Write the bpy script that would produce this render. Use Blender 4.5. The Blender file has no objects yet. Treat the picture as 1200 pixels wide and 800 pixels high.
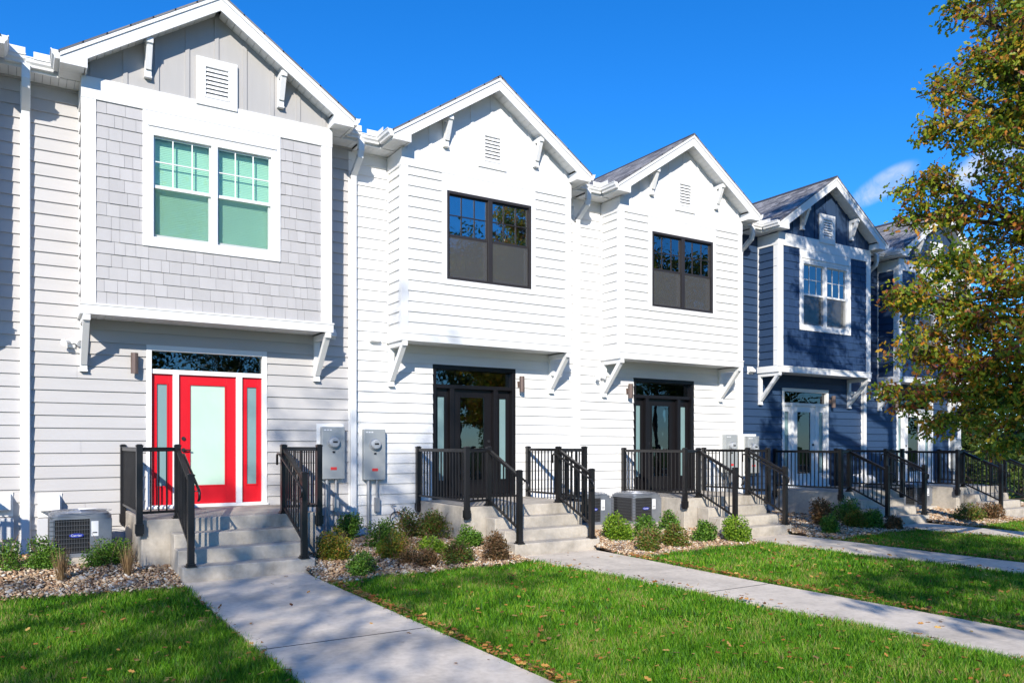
import bpy, bmesh, math, random
import numpy as np
from mathutils import Vector, Matrix
random.seed(7); rng = np.random.default_rng(11)
R = math.radians
scene = bpy.context.scene
COL = scene.collection

# ------------------------------------------------------------------ camera numbers
FPX, PSI, CX0, CY0, CZ0, HY = 928.0, R(32.1), -0.124, -13.27, 1.70, 521.0
def gz(x):                       # the street falls gently to the right
    return -0.0068 * x
def at(px, py, z=0.0):           # where a pixel of the 1200x800 photograph meets the level z
    zc = FPX * (CZ0 - z) / (py - HY); u = (px - 600.0) / FPX
    return Vector((CX0 + zc * (math.sin(PSI) + u * math.cos(PSI)), CY0 + zc * (math.cos(PSI) - u * math.sin(PSI)), z))
def at_ground(px, py):
    p = at(px, py, 0)
    for _ in range(4): p = at(px, py, gz(p.x) + bed_z(p.x, p.y))
    return p
def ray_at(px, py, d):           # point of a pixel's ray at distance d from the plane of the lens along the street normal
    u = (px - 600.0) / FPX
    zc = d / (math.cos(PSI) - u * math.sin(PSI))
    return Vector((CX0 + zc * (math.sin(PSI) + u * math.cos(PSI)), CY0 + d, CZ0 + zc * (HY - py) / FPX))

# ------------------------------------------------------------------ materials
def new_mat(name):
    m = bpy.data.materials.new(name); m.use_nodes = True
    nt = m.node_tree; nt.nodes.clear()
    out = nt.nodes.new('ShaderNodeOutputMaterial')
    return m, nt, out
def principled(nt, rough=0.5, metal=0.0, spec=0.5):
    b = nt.nodes.new('ShaderNodeBsdfPrincipled')
    b.inputs['Roughness'].default_value = rough; b.inputs['Metallic'].default_value = metal
    b.inputs['Specular IOR Level'].default_value = spec
    return b
def ramp(nt, stops):
    r = nt.nodes.new('ShaderNodeValToRGB'); e = r.color_ramp.elements
    while len(e) > 1: e.remove(e[-1])
    e[0].position = stops[0][0]; e[0].color = (*stops[0][1], 1)
    for p, c in stops[1:]:
        n = e.new(p); n.color = (*c, 1)
    return r
def sc(c, k): return tuple(min(1, v * k) for v in c)
def noise(nt, scale, detail=4, rough=0.6, vec=None, dist=0.0):
    n = nt.nodes.new('ShaderNodeTexNoise'); n.inputs['Scale'].default_value = scale
    n.inputs['Detail'].default_value = detail; n.inputs['Roughness'].default_value = rough
    n.inputs['Distortion'].default_value = dist
    if vec is not None: nt.links.new(vec, n.inputs['Vector'])
    return n
def coords(nt, scale=(1, 1, 1)):
    t = nt.nodes.new('ShaderNodeTexCoord'); mp = nt.nodes.new('ShaderNodeMapping')
    mp.inputs['Scale'].default_value = scale
    nt.links.new(t.outputs['Object'], mp.inputs['Vector'])
    return mp.outputs['Vector']
def bump(nt, h, strength, dist, bsdf):
    b = nt.nodes.new('ShaderNodeBump'); b.inputs['Strength'].default_value = strength; b.inputs['Distance'].default_value = dist
    nt.links.new(h, b.inputs['Height']); nt.links.new(b.outputs['Normal'], bsdf.inputs['Normal'])
def paint(name, col, rough=0.55, var=0.05, scale=3.0, stretch=(1, 1, 1), bmp=0.0, bscale=60, metal=0.0, spec=0.4, island=0.0):
    m, nt, out = new_mat(name); b = principled(nt, rough, metal, spec)
    v = coords(nt, stretch)
    n = noise(nt, scale, 6, 0.65, v)
    r = ramp(nt, [(0.3, sc(col, 1 - var)), (0.7, sc(col, 1 + var * 0.6))])
    nt.links.new(n.outputs['Fac'], r.inputs['Fac'])
    c = r.outputs['Color']
    if island:
        g = nt.nodes.new('ShaderNodeNewGeometry')
        rr = ramp(nt, [(0, (1 - island,) * 3), (1, (1, 1, 1))])
        nt.links.new(g.outputs['Random Per Island'], rr.inputs['Fac'])
        mx = nt.nodes.new('ShaderNodeMix'); mx.data_type = 'RGBA'; mx.blend_type = 'MULTIPLY'; mx.inputs[0].default_value = 1
        nt.links.new(c, mx.inputs[6]); nt.links.new(rr.outputs['Color'], mx.inputs[7]); c = mx.outputs[2]
    nt.links.new(c, b.inputs['Base Color'])
    if bmp:
        n2 = noise(nt, bscale, 5, 0.6, v); bump(nt, n2.outputs['Fac'], bmp, 0.004, b)
    nt.links.new(b.outputs[0], out.inputs[0])
    return m
def island_mat(name, stops, rough=0.6, trans=0.0, patch=None, spec=0.3, pos_var=0.0):
    m, nt, out = new_mat(name); b = principled(nt, rough, 0, spec)
    g = nt.nodes.new('ShaderNodeNewGeometry')
    r = ramp(nt, stops); fac = g.outputs['Random Per Island']
    if pos_var:
        n = noise(nt, pos_var, 3, 0.6, coords(nt))
        a = nt.nodes.new('ShaderNodeMath'); a.operation = 'MULTIPLY_ADD'
        nt.links.new(n.outputs['Fac'], a.inputs[0]); a.inputs[1].default_value = 1.5; a.inputs[2].default_value = -0.75
        a2 = nt.nodes.new('ShaderNodeMath'); a2.operation = 'ADD'; a2.use_clamp = True
        nt.links.new(a.outputs[0], a2.inputs[0]); nt.links.new(fac, a2.inputs[1]); fac = a2.outputs[0]
    nt.links.new(fac, r.inputs['Fac'])
    nt.links.new(r.outputs['Color'], b.inputs['Base Color'])
    last = b.outputs[0]
    if trans:
        t = nt.nodes.new('ShaderNodeBsdfTranslucent'); nt.links.new(r.outputs['Color'], t.inputs['Color'])
        mx = nt.nodes.new('ShaderNodeMixShader'); mx.inputs[0].default_value = trans
        nt.links.new(last, mx.inputs[1]); nt.links.new(t.outputs[0], mx.inputs[2]); last = mx.outputs[0]
    nt.links.new(last, out.inputs[0])
    return m
def glass_mat(name, tint, refl=0.10, rough=0.0, boost=1.0):
    m, nt, out = new_mat(name)
    tr = nt.nodes.new('ShaderNodeBsdfTransparent'); tr.inputs[0].default_value = (*tint, 1)
    gl = nt.nodes.new('ShaderNodeBsdfGlossy'); gl.inputs['Roughness'].default_value = rough; gl.inputs['Color'].default_value = (0.95, 0.98, 1, 1)
    fr = nt.nodes.new('ShaderNodeFresnel'); fr.inputs['IOR'].default_value = 1.5
    a = nt.nodes.new('ShaderNodeMath'); a.operation = 'MULTIPLY_ADD'; a.use_clamp = True
    nt.links.new(fr.outputs[0], a.inputs[0]); a.inputs[1].default_value = boost; a.inputs[2].default_value = refl
    mx = nt.nodes.new('ShaderNodeMixShader'); nt.links.new(a.outputs[0], mx.inputs[0])
    nt.links.new(tr.outputs[0], mx.inputs[1]); nt.links.new(gl.outputs[0], mx.inputs[2]); nt.links.new(mx.outputs[0], out.inputs[0])
    # pane waviness so that reflections wander a little
    n = noise(nt, 1.3, 2, 0.5, coords(nt)); b = nt.nodes.new('ShaderNodeBump'); b.inputs['Strength'].default_value = 0.05; b.inputs['Distance'].default_value = 0.05
    nt.links.new(n.outputs['Fac'], b.inputs['Height']); nt.links.new(b.outputs[0], gl.inputs['Normal'])
    return m
def screen_mat(name, fac=0.5, col=(0.13, 0.135, 0.14)):
    m, nt, out = new_mat(name)
    tr = nt.nodes.new('ShaderNodeBsdfTransparent'); d = nt.nodes.new('ShaderNodeBsdfDiffuse'); d.inputs[0].default_value = (*col, 1)
    mx = nt.nodes.new('ShaderNodeMixShader'); mx.inputs[0].default_value = fac
    nt.links.new(tr.outputs[0], mx.inputs[1]); nt.links.new(d.outputs[0], mx.inputs[2]); nt.links.new(mx.outputs[0], out.inputs[0])
    return m
def roof_mat(name):
    m, nt, out = new_mat(name); b = principled(nt, 0.9, 0, 0.2)
    t = nt.nodes.new('ShaderNodeTexCoord'); uv = t.outputs['UV']
    br = nt.nodes.new('ShaderNodeTexBrick'); nt.links.new(uv, br.inputs['Vector'])
    br.inputs['Scale'].default_value = 1; br.inputs['Brick Width'].default_value = 0.22; br.inputs['Row Height'].default_value = 0.14
    br.inputs['Mortar Size'].default_value = 0.006; br.inputs['Mortar Smooth'].default_value = 0.3
    br.inputs['Color1'].default_value = (0.10, 0.10, 0.11, 1); br.inputs['Color2'].default_value = (0.34, 0.33, 0.33, 1); br.inputs['Mortar'].default_value = (0.02, 0.02, 0.022, 1)
    br.offset_frequency = 2; br.squash = 0.7; br.squash_frequency = 3
    n = noise(nt, 90, 3, 0.7, uv)
    mx = nt.nodes.new('ShaderNodeMix'); mx.data_type = 'RGBA'; mx.blend_type = 'OVERLAY'; mx.inputs[0].default_value = 0.55
    nt.links.new(br.outputs['Color'], mx.inputs[6]); nt.links.new(n.outputs['Fac'], mx.inputs[7]); nt.links.new(mx.outputs[2], b.inputs['Base Color'])
    bump(nt, br.outputs['Color'], 0.6, 0.012, b)
    nt.links.new(b.outputs[0], out.inputs[0]); return m
def concrete_mat(name, col, stain=0.25):
    m, nt, out = new_mat(name); b = principled(nt, 0.88, 0, 0.25)
    v = coords(nt)
    n1 = noise(nt, 1.1, 5, 0.6, v, 0.4); n2 = noise(nt, 14, 6, 0.7, v); n3 = noise(nt, 220, 3, 0.6, v)
    r1 = ramp(nt, [(0.32, sc(col, 1 - stain)), (0.55, col), (0.8, sc(col, 1.08))]); nt.links.new(n1.outputs['Fac'], r1.inputs['Fac'])
    r2 = ramp(nt, [(0.3, (0.82, 0.81, 0.79)), (0.6, (1, 1, 1))]); nt.links.new(n2.outputs['Fac'], r2.inputs['Fac'])
    mx = nt.nodes.new('ShaderNodeMix'); mx.data_type = 'RGBA'; mx.blend_type = 'MULTIPLY'; mx.inputs[0].default_value = 1
    nt.links.new(r1.outputs[0], mx.inputs[6]); nt.links.new(r2.outputs[0], mx.inputs[7])
    nt.links.new(mx.outputs[2], b.inputs['Base Color'])
    ad = nt.nodes.new('ShaderNodeMath'); ad.operation = 'ADD'; nt.links.new(n3.outputs['Fac'], ad.inputs[0]); nt.links.new(n2.outputs['Fac'], ad.inputs[1])
    bump(nt, ad.outputs[0], 0.35, 0.004, b)
    nt.links.new(b.outputs[0], out.inputs[0]); return m
def ground_mat(name, stops, scale):
    m, nt, out = new_mat(name); b = principled(nt, 0.95, 0, 0.1)
    n = noise(nt, scale, 8, 0.7, coords(nt)); r = ramp(nt, stops); nt.links.new(n.outputs['Fac'], r.inputs['Fac'])
    nt.links.new(r.outputs[0], b.inputs['Base Color']); bump(nt, n.outputs['Fac'], 0.8, 0.03, b)
    nt.links.new(b.outputs[0], out.inputs[0]); return m

M = {}
M['white'] = paint('white_paint', (0.80, 0.80, 0.79), 0.5, 0.04, 2.5)
M['white_siding'] = paint('white_siding', (0.79, 0.785, 0.77), 0.55, 0.07, 2.0, (0.35, 1, 3), 0.25, 45, island=0.035)
M['grey_siding'] = paint('light_grey_siding', (0.49, 0.477, 0.470), 0.6, 0.05, 2.0, (0.35, 1, 3), 0.25, 45, island=0.05)
M['grey_shingle'] = paint('light_grey_shingle', (0.47, 0.458, 0.455), 0.65, 0.05, 6.0, (1, 1, 0.3), 0.35, 60, island=0.10)
M['grey_board'] = paint('light_grey_board', (0.42, 0.408, 0.395), 0.6, 0.04, 3.0, (3, 3, 0.4), 0.2, 50)
M['blue_siding'] = paint('navy_siding', (0.027, 0.058, 0.125), 0.55, 0.08, 2.0, (0.35, 1, 3), 0.25, 45, island=0.08)
M['blue_shingle'] = paint('navy_shingle', (0.022, 0.051, 0.122), 0.6, 0.08, 6.0, (1, 1, 0.3), 0.35, 60, island=0.15)
M['blue_board'] = paint('navy_board', (0.027, 0.057, 0.120), 0.6, 0.06, 3.0, (3, 3, 0.4), 0.2, 50)
M['black_frame'] = paint('dark_bronze_frame', (0.028, 0.025, 0.026), 0.42, 0.08, 4)
M['rail'] = paint('dark_bronze_rail', (0.011, 0.010, 0.0105), 0.36, 0.10, 8, spec=0.5)
M['black_door'] = paint('black_door_paint', (0.009, 0.008, 0.0095), 0.33, 0.06, 3)
M['red_door'] = paint('red_door_paint', (0.62, 0.008, 0.018), 0.38, 0.05, 3, spec=0.35)
M['white_door'] = paint('white_door_paint', (0.78, 0.78, 0.77), 0.4, 0.03, 3)
M['bronze'] = paint('bronze_lamp', (0.16, 0.115, 0.10), 0.4, 0.08, 9, metal=0.3)
M['concrete_step'] = concrete_mat('step_concrete', (0.52, 0.47, 0.40), 0.45)
M['concrete_walk'] = concrete_mat('walk_concrete', (0.72, 0.635, 0.525), 0.28)
M['dark_joint'] = paint('joint_dark', (0.04, 0.038, 0.035), 0.9)
M['roof'] = roof_mat('grey_roof_shingle')
M['roof_edge'] = paint('roof_edge', (0.05, 0.05, 0.055), 0.9)
M['glass'] = glass_mat('window_glass', (0.90, 0.95, 0.93), 0.20, 0.0, 1.3)
M['mint_glass'] = glass_mat('mint_glass', (0.85, 0.99, 0.915), 0.02, 0.0, 0.35)
M['dim_glass'] = glass_mat('dim_glass', (0.6, 0.62, 0.6), 0.07, 0.0, 1.0)
M['blind'] = paint('white_blind', (0.80, 0.83, 0.80), 0.7, 0.06, 1.5)
M['frosted'] = paint('frosted_glass', (0.50, 0.68, 0.555), 0.22, 0.05, 2, spec=0.5)
M['frosted_dim'] = paint('frosted_dim_glass', (0.20, 0.31, 0.32), 0.15, 0.05, 2, spec=0.5)
M['screen'] = screen_mat('insect_screen', 0.30); M['screen_thin'] = screen_mat('thin_insect_screen', 0.14, (0.10, 0.19, 0.15))
M['drywall'] = paint('drywall', (0.52, 0.53, 0.50), 0.9, 0.03, 2)
M['meter'] = paint('meter_grey', (0.40, 0.42, 0.42), 0.45, 0.05, 4, metal=0.2)
M['galv'] = paint('galvanised_metal', (0.45, 0.46, 0.48), 0.4, 0.15, 9, metal=0.6)
M['ac_body'] = paint('condenser_metal', (0.25, 0.27, 0.305), 0.36, 0.15, 5, metal=0.45)
M['wire'] = paint('guard_wire', (0.13, 0.135, 0.145), 0.4, 0.1, 5, metal=0.4)
M['dark'] = paint('dark_plastic', (0.02, 0.02, 0.022), 0.5, 0.1, 5)
M['red_label'] = paint('red_label', (0.65, 0.05, 0.05), 0.5)
M['white_label'] = paint('white_label', (0.8, 0.8, 0.8), 0.5)
M['blue_label'] = paint('blue_label', (0.02, 0.04, 0.35), 0.4)
M['dial'] = paint('meter_dial', (0.40, 0.42, 0.44), 0.12, 0.1, 20)
M['vent_grey'] = paint('vent_grey', (0.55, 0.56, 0.58), 0.5)
M['bark'] = paint('bark', (0.10, 0.075, 0.055), 0.9, 0.4, 5, (1, 1, 0.25), 0.9, 14)
M['twig'] = paint('twig', (0.20, 0.13, 0.08), 0.9, 0.2, 5)
M['oak_leaf'] = island_mat('oak_leaf', [(0, (0.06, 0.12, 0.014)), (0.30, (0.15, 0.25, 0.022)), (0.62, (0.34, 0.37, 0.028)), (0.80, (0.52, 0.31, 0.025)), (0.92, (0.58, 0.21, 0.03)), (1, (0.28, 0.09, 0.045))], 0.42, 0.42, pos_var=0.9)
M['far_leaf'] = island_mat('far_leaf', [(0, (0.025, 0.05, 0.008)), (0.6, (0.06, 0.10, 0.015)), (1, (0.11, 0.13, 0.02))], 0.5, 0.25, pos_var=0.6)
M['hedge_leaf'] = island_mat('hedge_leaf', [(0, (0.03, 0.055, 0.012)), (0.6, (0.07, 0.12, 0.022)), (1, (0.13, 0.16, 0.03))], 0.5, 0.25, pos_var=0.6)
M['shrub_green'] = island_mat('shrub_green', [(0, (0.03, 0.08, 0.010)), (0.5, (0.085, 0.20, 0.020)), (1, (0.20, 0.34, 0.045))], 0.45, 0.25)
M['shrub_bright'] = island_mat('shrub_bright', [(0, (0.06, 0.13, 0.010)), (0.5, (0.16, 0.30, 0.022)), (1, (0.32, 0.44, 0.04))], 0.45, 0.3)
M['shrub_yellow'] = island_mat('shrub_yellow', [(0, (0.06, 0.12, 0.012)), (0.5, (0.16, 0.20, 0.02)), (0.8, (0.34, 0.24, 0.03)), (1, (0.30, 0.13, 0.03))], 0.45, 0.3)
M['shrub_mixed'] = island_mat('shrub_mixed', [(0, (0.045, 0.10, 0.014)), (0.45, (0.13, 0.20, 0.025)), (0.72, (0.22, 0.20, 0.035)), (0.88, (0.24, 0.12, 0.045)), (1, (0.20, 0.08, 0.04))], 0.5, 0.25)
M['shrub_rust'] = island_mat('shrub_rust', [(0, (0.07, 0.06, 0.02)), (0.4, (0.15, 0.09, 0.035)), (0.75, (0.22, 0.11, 0.05)), (1, (0.28, 0.17, 0.08))], 0.6, 0.25)
M['dry_grass'] = island_mat('dry_grass', [(0, (0.14, 0.08, 0.04)), (0.5, (0.30, 0.19, 0.09)), (1, (0.42, 0.30, 0.15))], 0.7, 0.2)
M['grass'] = island_mat('grass_blade', [(0, (0.024, 0.080, 0.004)), (0.40, (0.078, 0.245, 0.008)), (0.74, (0.165, 0.395, 0.015)), (0.93, (0.31, 0.44, 0.04)), (1, (0.40, 0.34, 0.12))], 0.5, 0.35, pos_var=1.6)
M['pebble'] = island_mat('pebble', [(0, (0.13, 0.10, 0.08)), (0.18, (0.27, 0.155, 0.09)), (0.38, (0.42, 0.27, 0.155)), (0.62, (0.53, 0.38, 0.23)), (0.82, (0.60, 0.49, 0.35)), (0.93, (0.70, 0.65, 0.56)), (1, (0.22, 0.20, 0.19))], 0.75)
M['litter'] = island_mat('litter', [(0, (0.16, 0.06, 0.02)), (0.4, (0.33, 0.13, 0.03)), (0.7, (0.45, 0.22, 0.05)), (0.9, (0.55, 0.36, 0.10)), (1, (0.20, 0.10, 0.06))], 0.7, 0.15)
M['soil'] = ground_mat('soil', [(0.3, (0.05, 0.035, 0.025)), (0.6, (0.16, 0.11, 0.075)), (0.8, (0.25, 0.19, 0.13))], 30)
M['turf'] = ground_mat('turf', [(0.3, (0.018, 0.04, 0.006)), (0.6, (0.04, 0.085, 0.010)), (0.85, (0.09, 0.12, 0.025))], 9)
M['asphalt'] = ground_mat('asphalt', [(0.3, (0.04, 0.04, 0.042)), (0.7, (0.06, 0.06, 0.062))], 60)

# ------------------------------------------------------------------ mesh collecting
class MB:
    def __init__(s): s.v = []; s.f = []; s.uv = {}
    def face(s, pts, uvs=None):
        i = len(s.v); s.v.extend([tuple(p) for p in pts]); s.f.append(tuple(range(i, i + len(pts))))
        if uvs: s.uv[len(s.f) - 1] = uvs
    def hexa(s, c):             # c: 4 bottom + 4 top, both counter-clockwise seen from above
        i = len(s.v); s.v.extend([tuple(p) for p in c])
        for q in ((3, 2, 1, 0), (4, 5, 6, 7), (0, 1, 5, 4), (1, 2, 6, 5), (2, 3, 7, 6), (3, 0, 4, 7)): s.f.append(tuple(i + k for k in q))
    def box(s, x0, x1, y0, y1, z0, z1):
        s.hexa([(x0, y0, z0), (x1, y0, z0), (x1, y1, z0), (x0, y1, z0), (x0, y0, z1), (x1, y0, z1), (x1, y1, z1), (x0, y1, z1)])
    def bar(s, p, q, w, h, up=(0, 0, 1)):
        p, q = Vector(p), Vector(q); d = (q - p).normalized(); u = Vector(up)
        side = d.cross(u)
        if side.length < 1e-4: side = d.cross(Vector((1, 0, 0)))
        side.normalize(); n = side.cross(d).normalized(); a, b = side * w / 2, n * h / 2
        s.hexa([p - a - b, p + a - b, q + a - b, q - a - b, p - a + b, p + a + b, q + a + b, q - a + b])
    def prism(s, poly, axis, a, b):      # polygon in the plane across axis, swept from a to b
        def P(uv, t):
            if axis == 'x': return (t, uv[0], uv[1])
            if axis == 'y': return (uv[0], t, uv[1])
            return (uv[0], uv[1], t)
        n = len(poly); i = len(s.v)
        s.v.extend([P(q, a) for q in poly] + [P(q, b) for q in poly])
        s.f.append(tuple(range(i, i + n))[::-1]); s.f.append(tuple(range(i + n, i + 2 * n)))
        for k in range(n):
            j = (k + 1) % n; s.f.append((i + k, i + j, i + n + j, i + n + k))
    def tube(s, pts, rad, n=8, cap=True):
        pts = [Vector(p) for p in pts]
        rs = rad if isinstance(rad, (list, tuple)) else [rad] * len(pts)
        i = len(s.v); prev = None
        for k, p in enumerate(pts):
            d = (pts[min(k + 1, len(pts) - 1)] - pts[max(k - 1, 0)]).normalized()
            a = d.orthogonal().normalized() if prev is None else (prev - d * prev.dot(d)).normalized()
            prev = a; b = d.cross(a)
            for j in range(n):
                t = 2 * math.pi * j / n; s.v.append(tuple(p + (a * math.cos(t) + b * math.sin(t)) * rs[k]))
        for k in range(len(pts) - 1):
            for j in range(n):
                j2 = (j + 1) % n; s.f.append((i + k * n + j, i + k * n + j2, i + (k + 1) * n + j2, i + (k + 1) * n + j))
        if cap:
            s.f.append(tuple(i + j for j in range(n))[::-1]); s.f.append(tuple(i + (len(pts) - 1) * n + j for j in range(n)))
    def mesh(s, name, mat, fix=True, smooth=False):
        me = bpy.data.meshes.new(name); me.from_pydata(s.v, [], s.f)
        if s.uv:
            l = me.uv_layers.new(name='UVMap')
            for fi, uvs in s.uv.items():
                for li, uv in zip(me.polygons[fi].loop_indices, uvs): l.data[li].uv = uv
        if fix and s.f:
            bm = bmesh.new(); bm.from_mesh(me); bmesh.ops.recalc_face_normals(bm, faces=bm.faces); bm.to_mesh(me); bm.free()
        if smooth: me.polygons.foreach_set('use_smooth', [True] * len(me.polygons))
        me.materials.append(mat); return me
    def build(s, name, mat, parent=None, bevel=0.0, fix=True, smooth=False, label=None):
        return link(name, s.mesh(name, mat, fix, smooth), parent, bevel, label)
def link(name, me, parent=None, bevel=0.0, label=None):
    o = bpy.data.objects.new(name, me); COL.objects.link(o)
    if parent is not None: o.parent = parent
    if bevel:
        b = o.modifiers.new('bevel', 'BEVEL'); b.width = bevel; b.segments = 2; b.limit_method = 'ANGLE'; b.angle_limit = R(40); b.harden_normals = False
    if label: o['label'] = label
    return o
def thing(name, loc, label, cat, group=None, rz=0):
    o = bpy.data.objects.new(name, None); COL.objects.link(o); o.location = loc; o.rotation_euler = (0, 0, rz); o.empty_display_size = 0.2
    o['label'] = label; o['category'] = cat
    if group: o['group'] = group
    return o
def tri_mesh(name, verts, tris, mat, smooth=False):
    me = bpy.data.meshes.new(name); nv, nt_ = len(verts), len(tris)
    me.vertices.add(nv); me.vertices.foreach_set('co', np.ascontiguousarray(verts, dtype=np.float32).ravel())
    me.loops.add(nt_ * 3); me.loops.foreach_set('vertex_index', np.ascontiguousarray(tris, dtype=np.int32).ravel())
    me.polygons.add(nt_); me.polygons.foreach_set('loop_start', np.arange(0, nt_ * 3, 3, dtype=np.int32))
    if smooth: me.polygons.foreach_set('use_smooth', np.ones(nt_, dtype=bool))
    me.update(calc_edges=True); me.materials.append(mat); return me

# ------------------------------------------------------------------ dimensions shared by every townhouse
W, BX0, BX1, BD = 4.877, 0.69, 4.27, 0.62
BB, FB, FT = 3.545, 6.585, 6.89
CXM, HALF, APEX, SL = 2.48, 2.09, 8.445, 2 / 3.0
EL, ER, YB = CXM - HALF, CXM + HALF, -0.925
EXPO = 0.183
def ztop(x): return APEX - SL * abs(x - CXM)

def lap(mb, a0, a1, z0, z1, holes, place, joints=True):
    z = z0
    while z < z1 - 1e-4:
        zt = min(z + EXPO, z1); cuts = sorted({z, zt} | {c for h in holes for c in (h[2], h[3]) if z < c < zt})
        jt = [random.uniform(a0 + .5, a1 - .5)] if joints and a1 - a0 > 2 and random.random() < .55 else []
        jit = random.uniform(-.0012, .0012)
        for k in range(len(cuts) - 1):
            za, zb = cuts[k], cuts[k + 1]; zm = (za + zb) / 2
            iv = [(a0, a1)]
            for h in list(holes) + [(j - .0015, j + .0015, -9, 99) for j in jt]:
                if h[2] < zm < h[3]:
                    nx = []
                    for (p, q) in iv:
                        if h[1] <= p or h[0] >= q: nx.append((p, q)); continue
                        if h[0] > p: nx.append((p, h[0]))
                        if h[1] < q: nx.append((h[1], q))
                    iv = nx
            da = .026 - .023 * (za - z) / EXPO + jit; db = .026 - .023 * (zb - z) / EXPO + jit
            for (p, q) in iv:
                if q - p < .01: continue
                i = len(mb.v)
                mb.v.extend([place(p, da, za), place(q, da, za), place(q, db, zb), place(p, db, zb), place(p, 0, za), place(q, 0, za)])
                mb.f.append((i, i + 1, i + 2, i + 3)); mb.f.append((i + 4, i + 5, i + 1, i))
        z = zt
def shakes(mb, a0, a1, z0, z1, holes, y):
    z = z0; E = 0.181
    while z < z1 - 1e-4:
        zt = min(z + E, z1); a = a0
        while a < a1 - 1e-4:
            w = random.choice((.11, .14, .17, .17, .2, .24, .26)) ; b = min(a + w, a1)
            if a1 - b < .05: b = a1
            g = .0035; d = random.uniform(.014, .022); zb = z + random.choice((0, 0, 0, .003, -.003))
            x0, x1 = a + g / 2, b - g / 2
            segs = [(x0, x1, zb, zt)]
            for h in holes:
                nx = []
                for (p, q, r_, t) in segs:
                    if h[1] <= p or h[0] >= q or h[3] <= r_ or h[2] >= t: nx.append((p, q, r_, t)); continue
                    if h[0] - p > .006: nx.append((p, h[0], r_, t))
                    if q - h[1] > .006: nx.append((h[1], q, r_, t))
                    m0, m1 = max(p, h[0]), min(q, h[1])
                    if h[2] - r_ > .006: nx.append((m0, m1, r_, h[2]))
                    if t - h[3] > .006: nx.append((m0, m1, h[3], t))
                segs = nx
            for (p, q, r_, t) in segs:
                db = d * (1 - .7 * (r_ - zb) / E); dt = d * (1 - .7 * (t - zb) / E)
                mb.hexa([(p, y - db, r_), (q, y - db, r_), (q, y, r_), (p, y, r_), (p, y - dt, t), (q, y - dt, t), (q, y, t), (p, y, t)])
            a = b
        z = zt
def planks(mb, x0, x1, y0, y1, z, step=0.1, along='y', t=0.012):
    a = x0 if along == 'y' else y0; e = x1 if along == 'y' else y1
    while a < e - .004:
        b = min(a + step, e)
        if along == 'y': mb.box(a + .0025, b - .0025, y0, y1, z, z + t)
        else: mb.box(x0, x1, a + .0025, b - .0025, z, z + t)
        a = b

def ring(mb, x0, x1, z0, z1, w, y0, y1, wb=None, wt=None):
    wb = wb or w; wt = wt or w
    mb.box(x0, x0 + w, y0, y1, z0, z1); mb.box(x1 - w, x1, y0, y1, z0, z1)
    mb.box(x0 + w, x1 - w, y0 + .001, y1 - .001, z0, z0 + wb); mb.box(x0 + w, x1 - w, y0 + .001, y1 - .001, z1 - wt, z1)

SPECS = {
 -1: dict(sid='grey', style='shake', trim='white', frame='white', door='white_door', gl='mint', blind=True, flip=True),
  0: dict(sid='grey', style='shake', trim='white', frame='white', door='red_door', gl='mint', blind=True, flip=False),
  1: dict(sid='white', style='lap', trim='white', frame='black_frame', door='black_door', gl='clear', blind=False, flip=True),
  2: dict(sid='white', style='lap', trim='white', frame='black_frame', door='black_door', gl='clear', blind=False, flip=False),
  3: dict(sid='blue', style='shake', trim='white', frame='white', door='white_door', gl='clear', blind=False, flip=True),
  4: dict(sid='blue', style='shake', trim='white', frame='white', door='white_door', gl='clear', blind=False, flip=False),
}
HOUSE_LABELS = {
 -1: 'light grey townhouse cut off by the left edge, past the leftmost downspout',
  0: 'light grey townhouse with the red front door and a shingled upper bay',
  1: 'white townhouse with black-framed window and black door, next to the light grey one',
  2: 'white townhouse with black-framed window and black door, next to the navy one',
  3: 'navy blue townhouse with white trim, touching the white house',
  4: 'navy blue townhouse with white trim at the far end, half hidden behind the oak',
}
WX0, WX1, WZ0, WZ1 = 1.545, 3.355, 4.70, 6.29      # bay window opening
DX0, DX1, DZ0, DZ1 = 1.577, 3.402, 0.72, 3.235     # door casing, outside

def bracket_mb(x0, x1, ywall, yend, zlow, ztopv, w):
    m = MB(); d = .07
    m.box(x0, x1, ywall - d, ywall, zlow, ztopv); m.box(x0 - .006, x1 + .006, ywall - d - .012, ywall, zlow - .022, zlow)
    m.box(x0, x1, yend, ywall - d, ztopv - w, ztopv)
    xm = (x0 + x1) / 2
    m.bar((xm, ywall - d + .01, zlow + .10), (xm, yend + .05, ztopv - w * .6), (x1 - x0) * .92, w * .95, (0, 1, .6))
    return m

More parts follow.
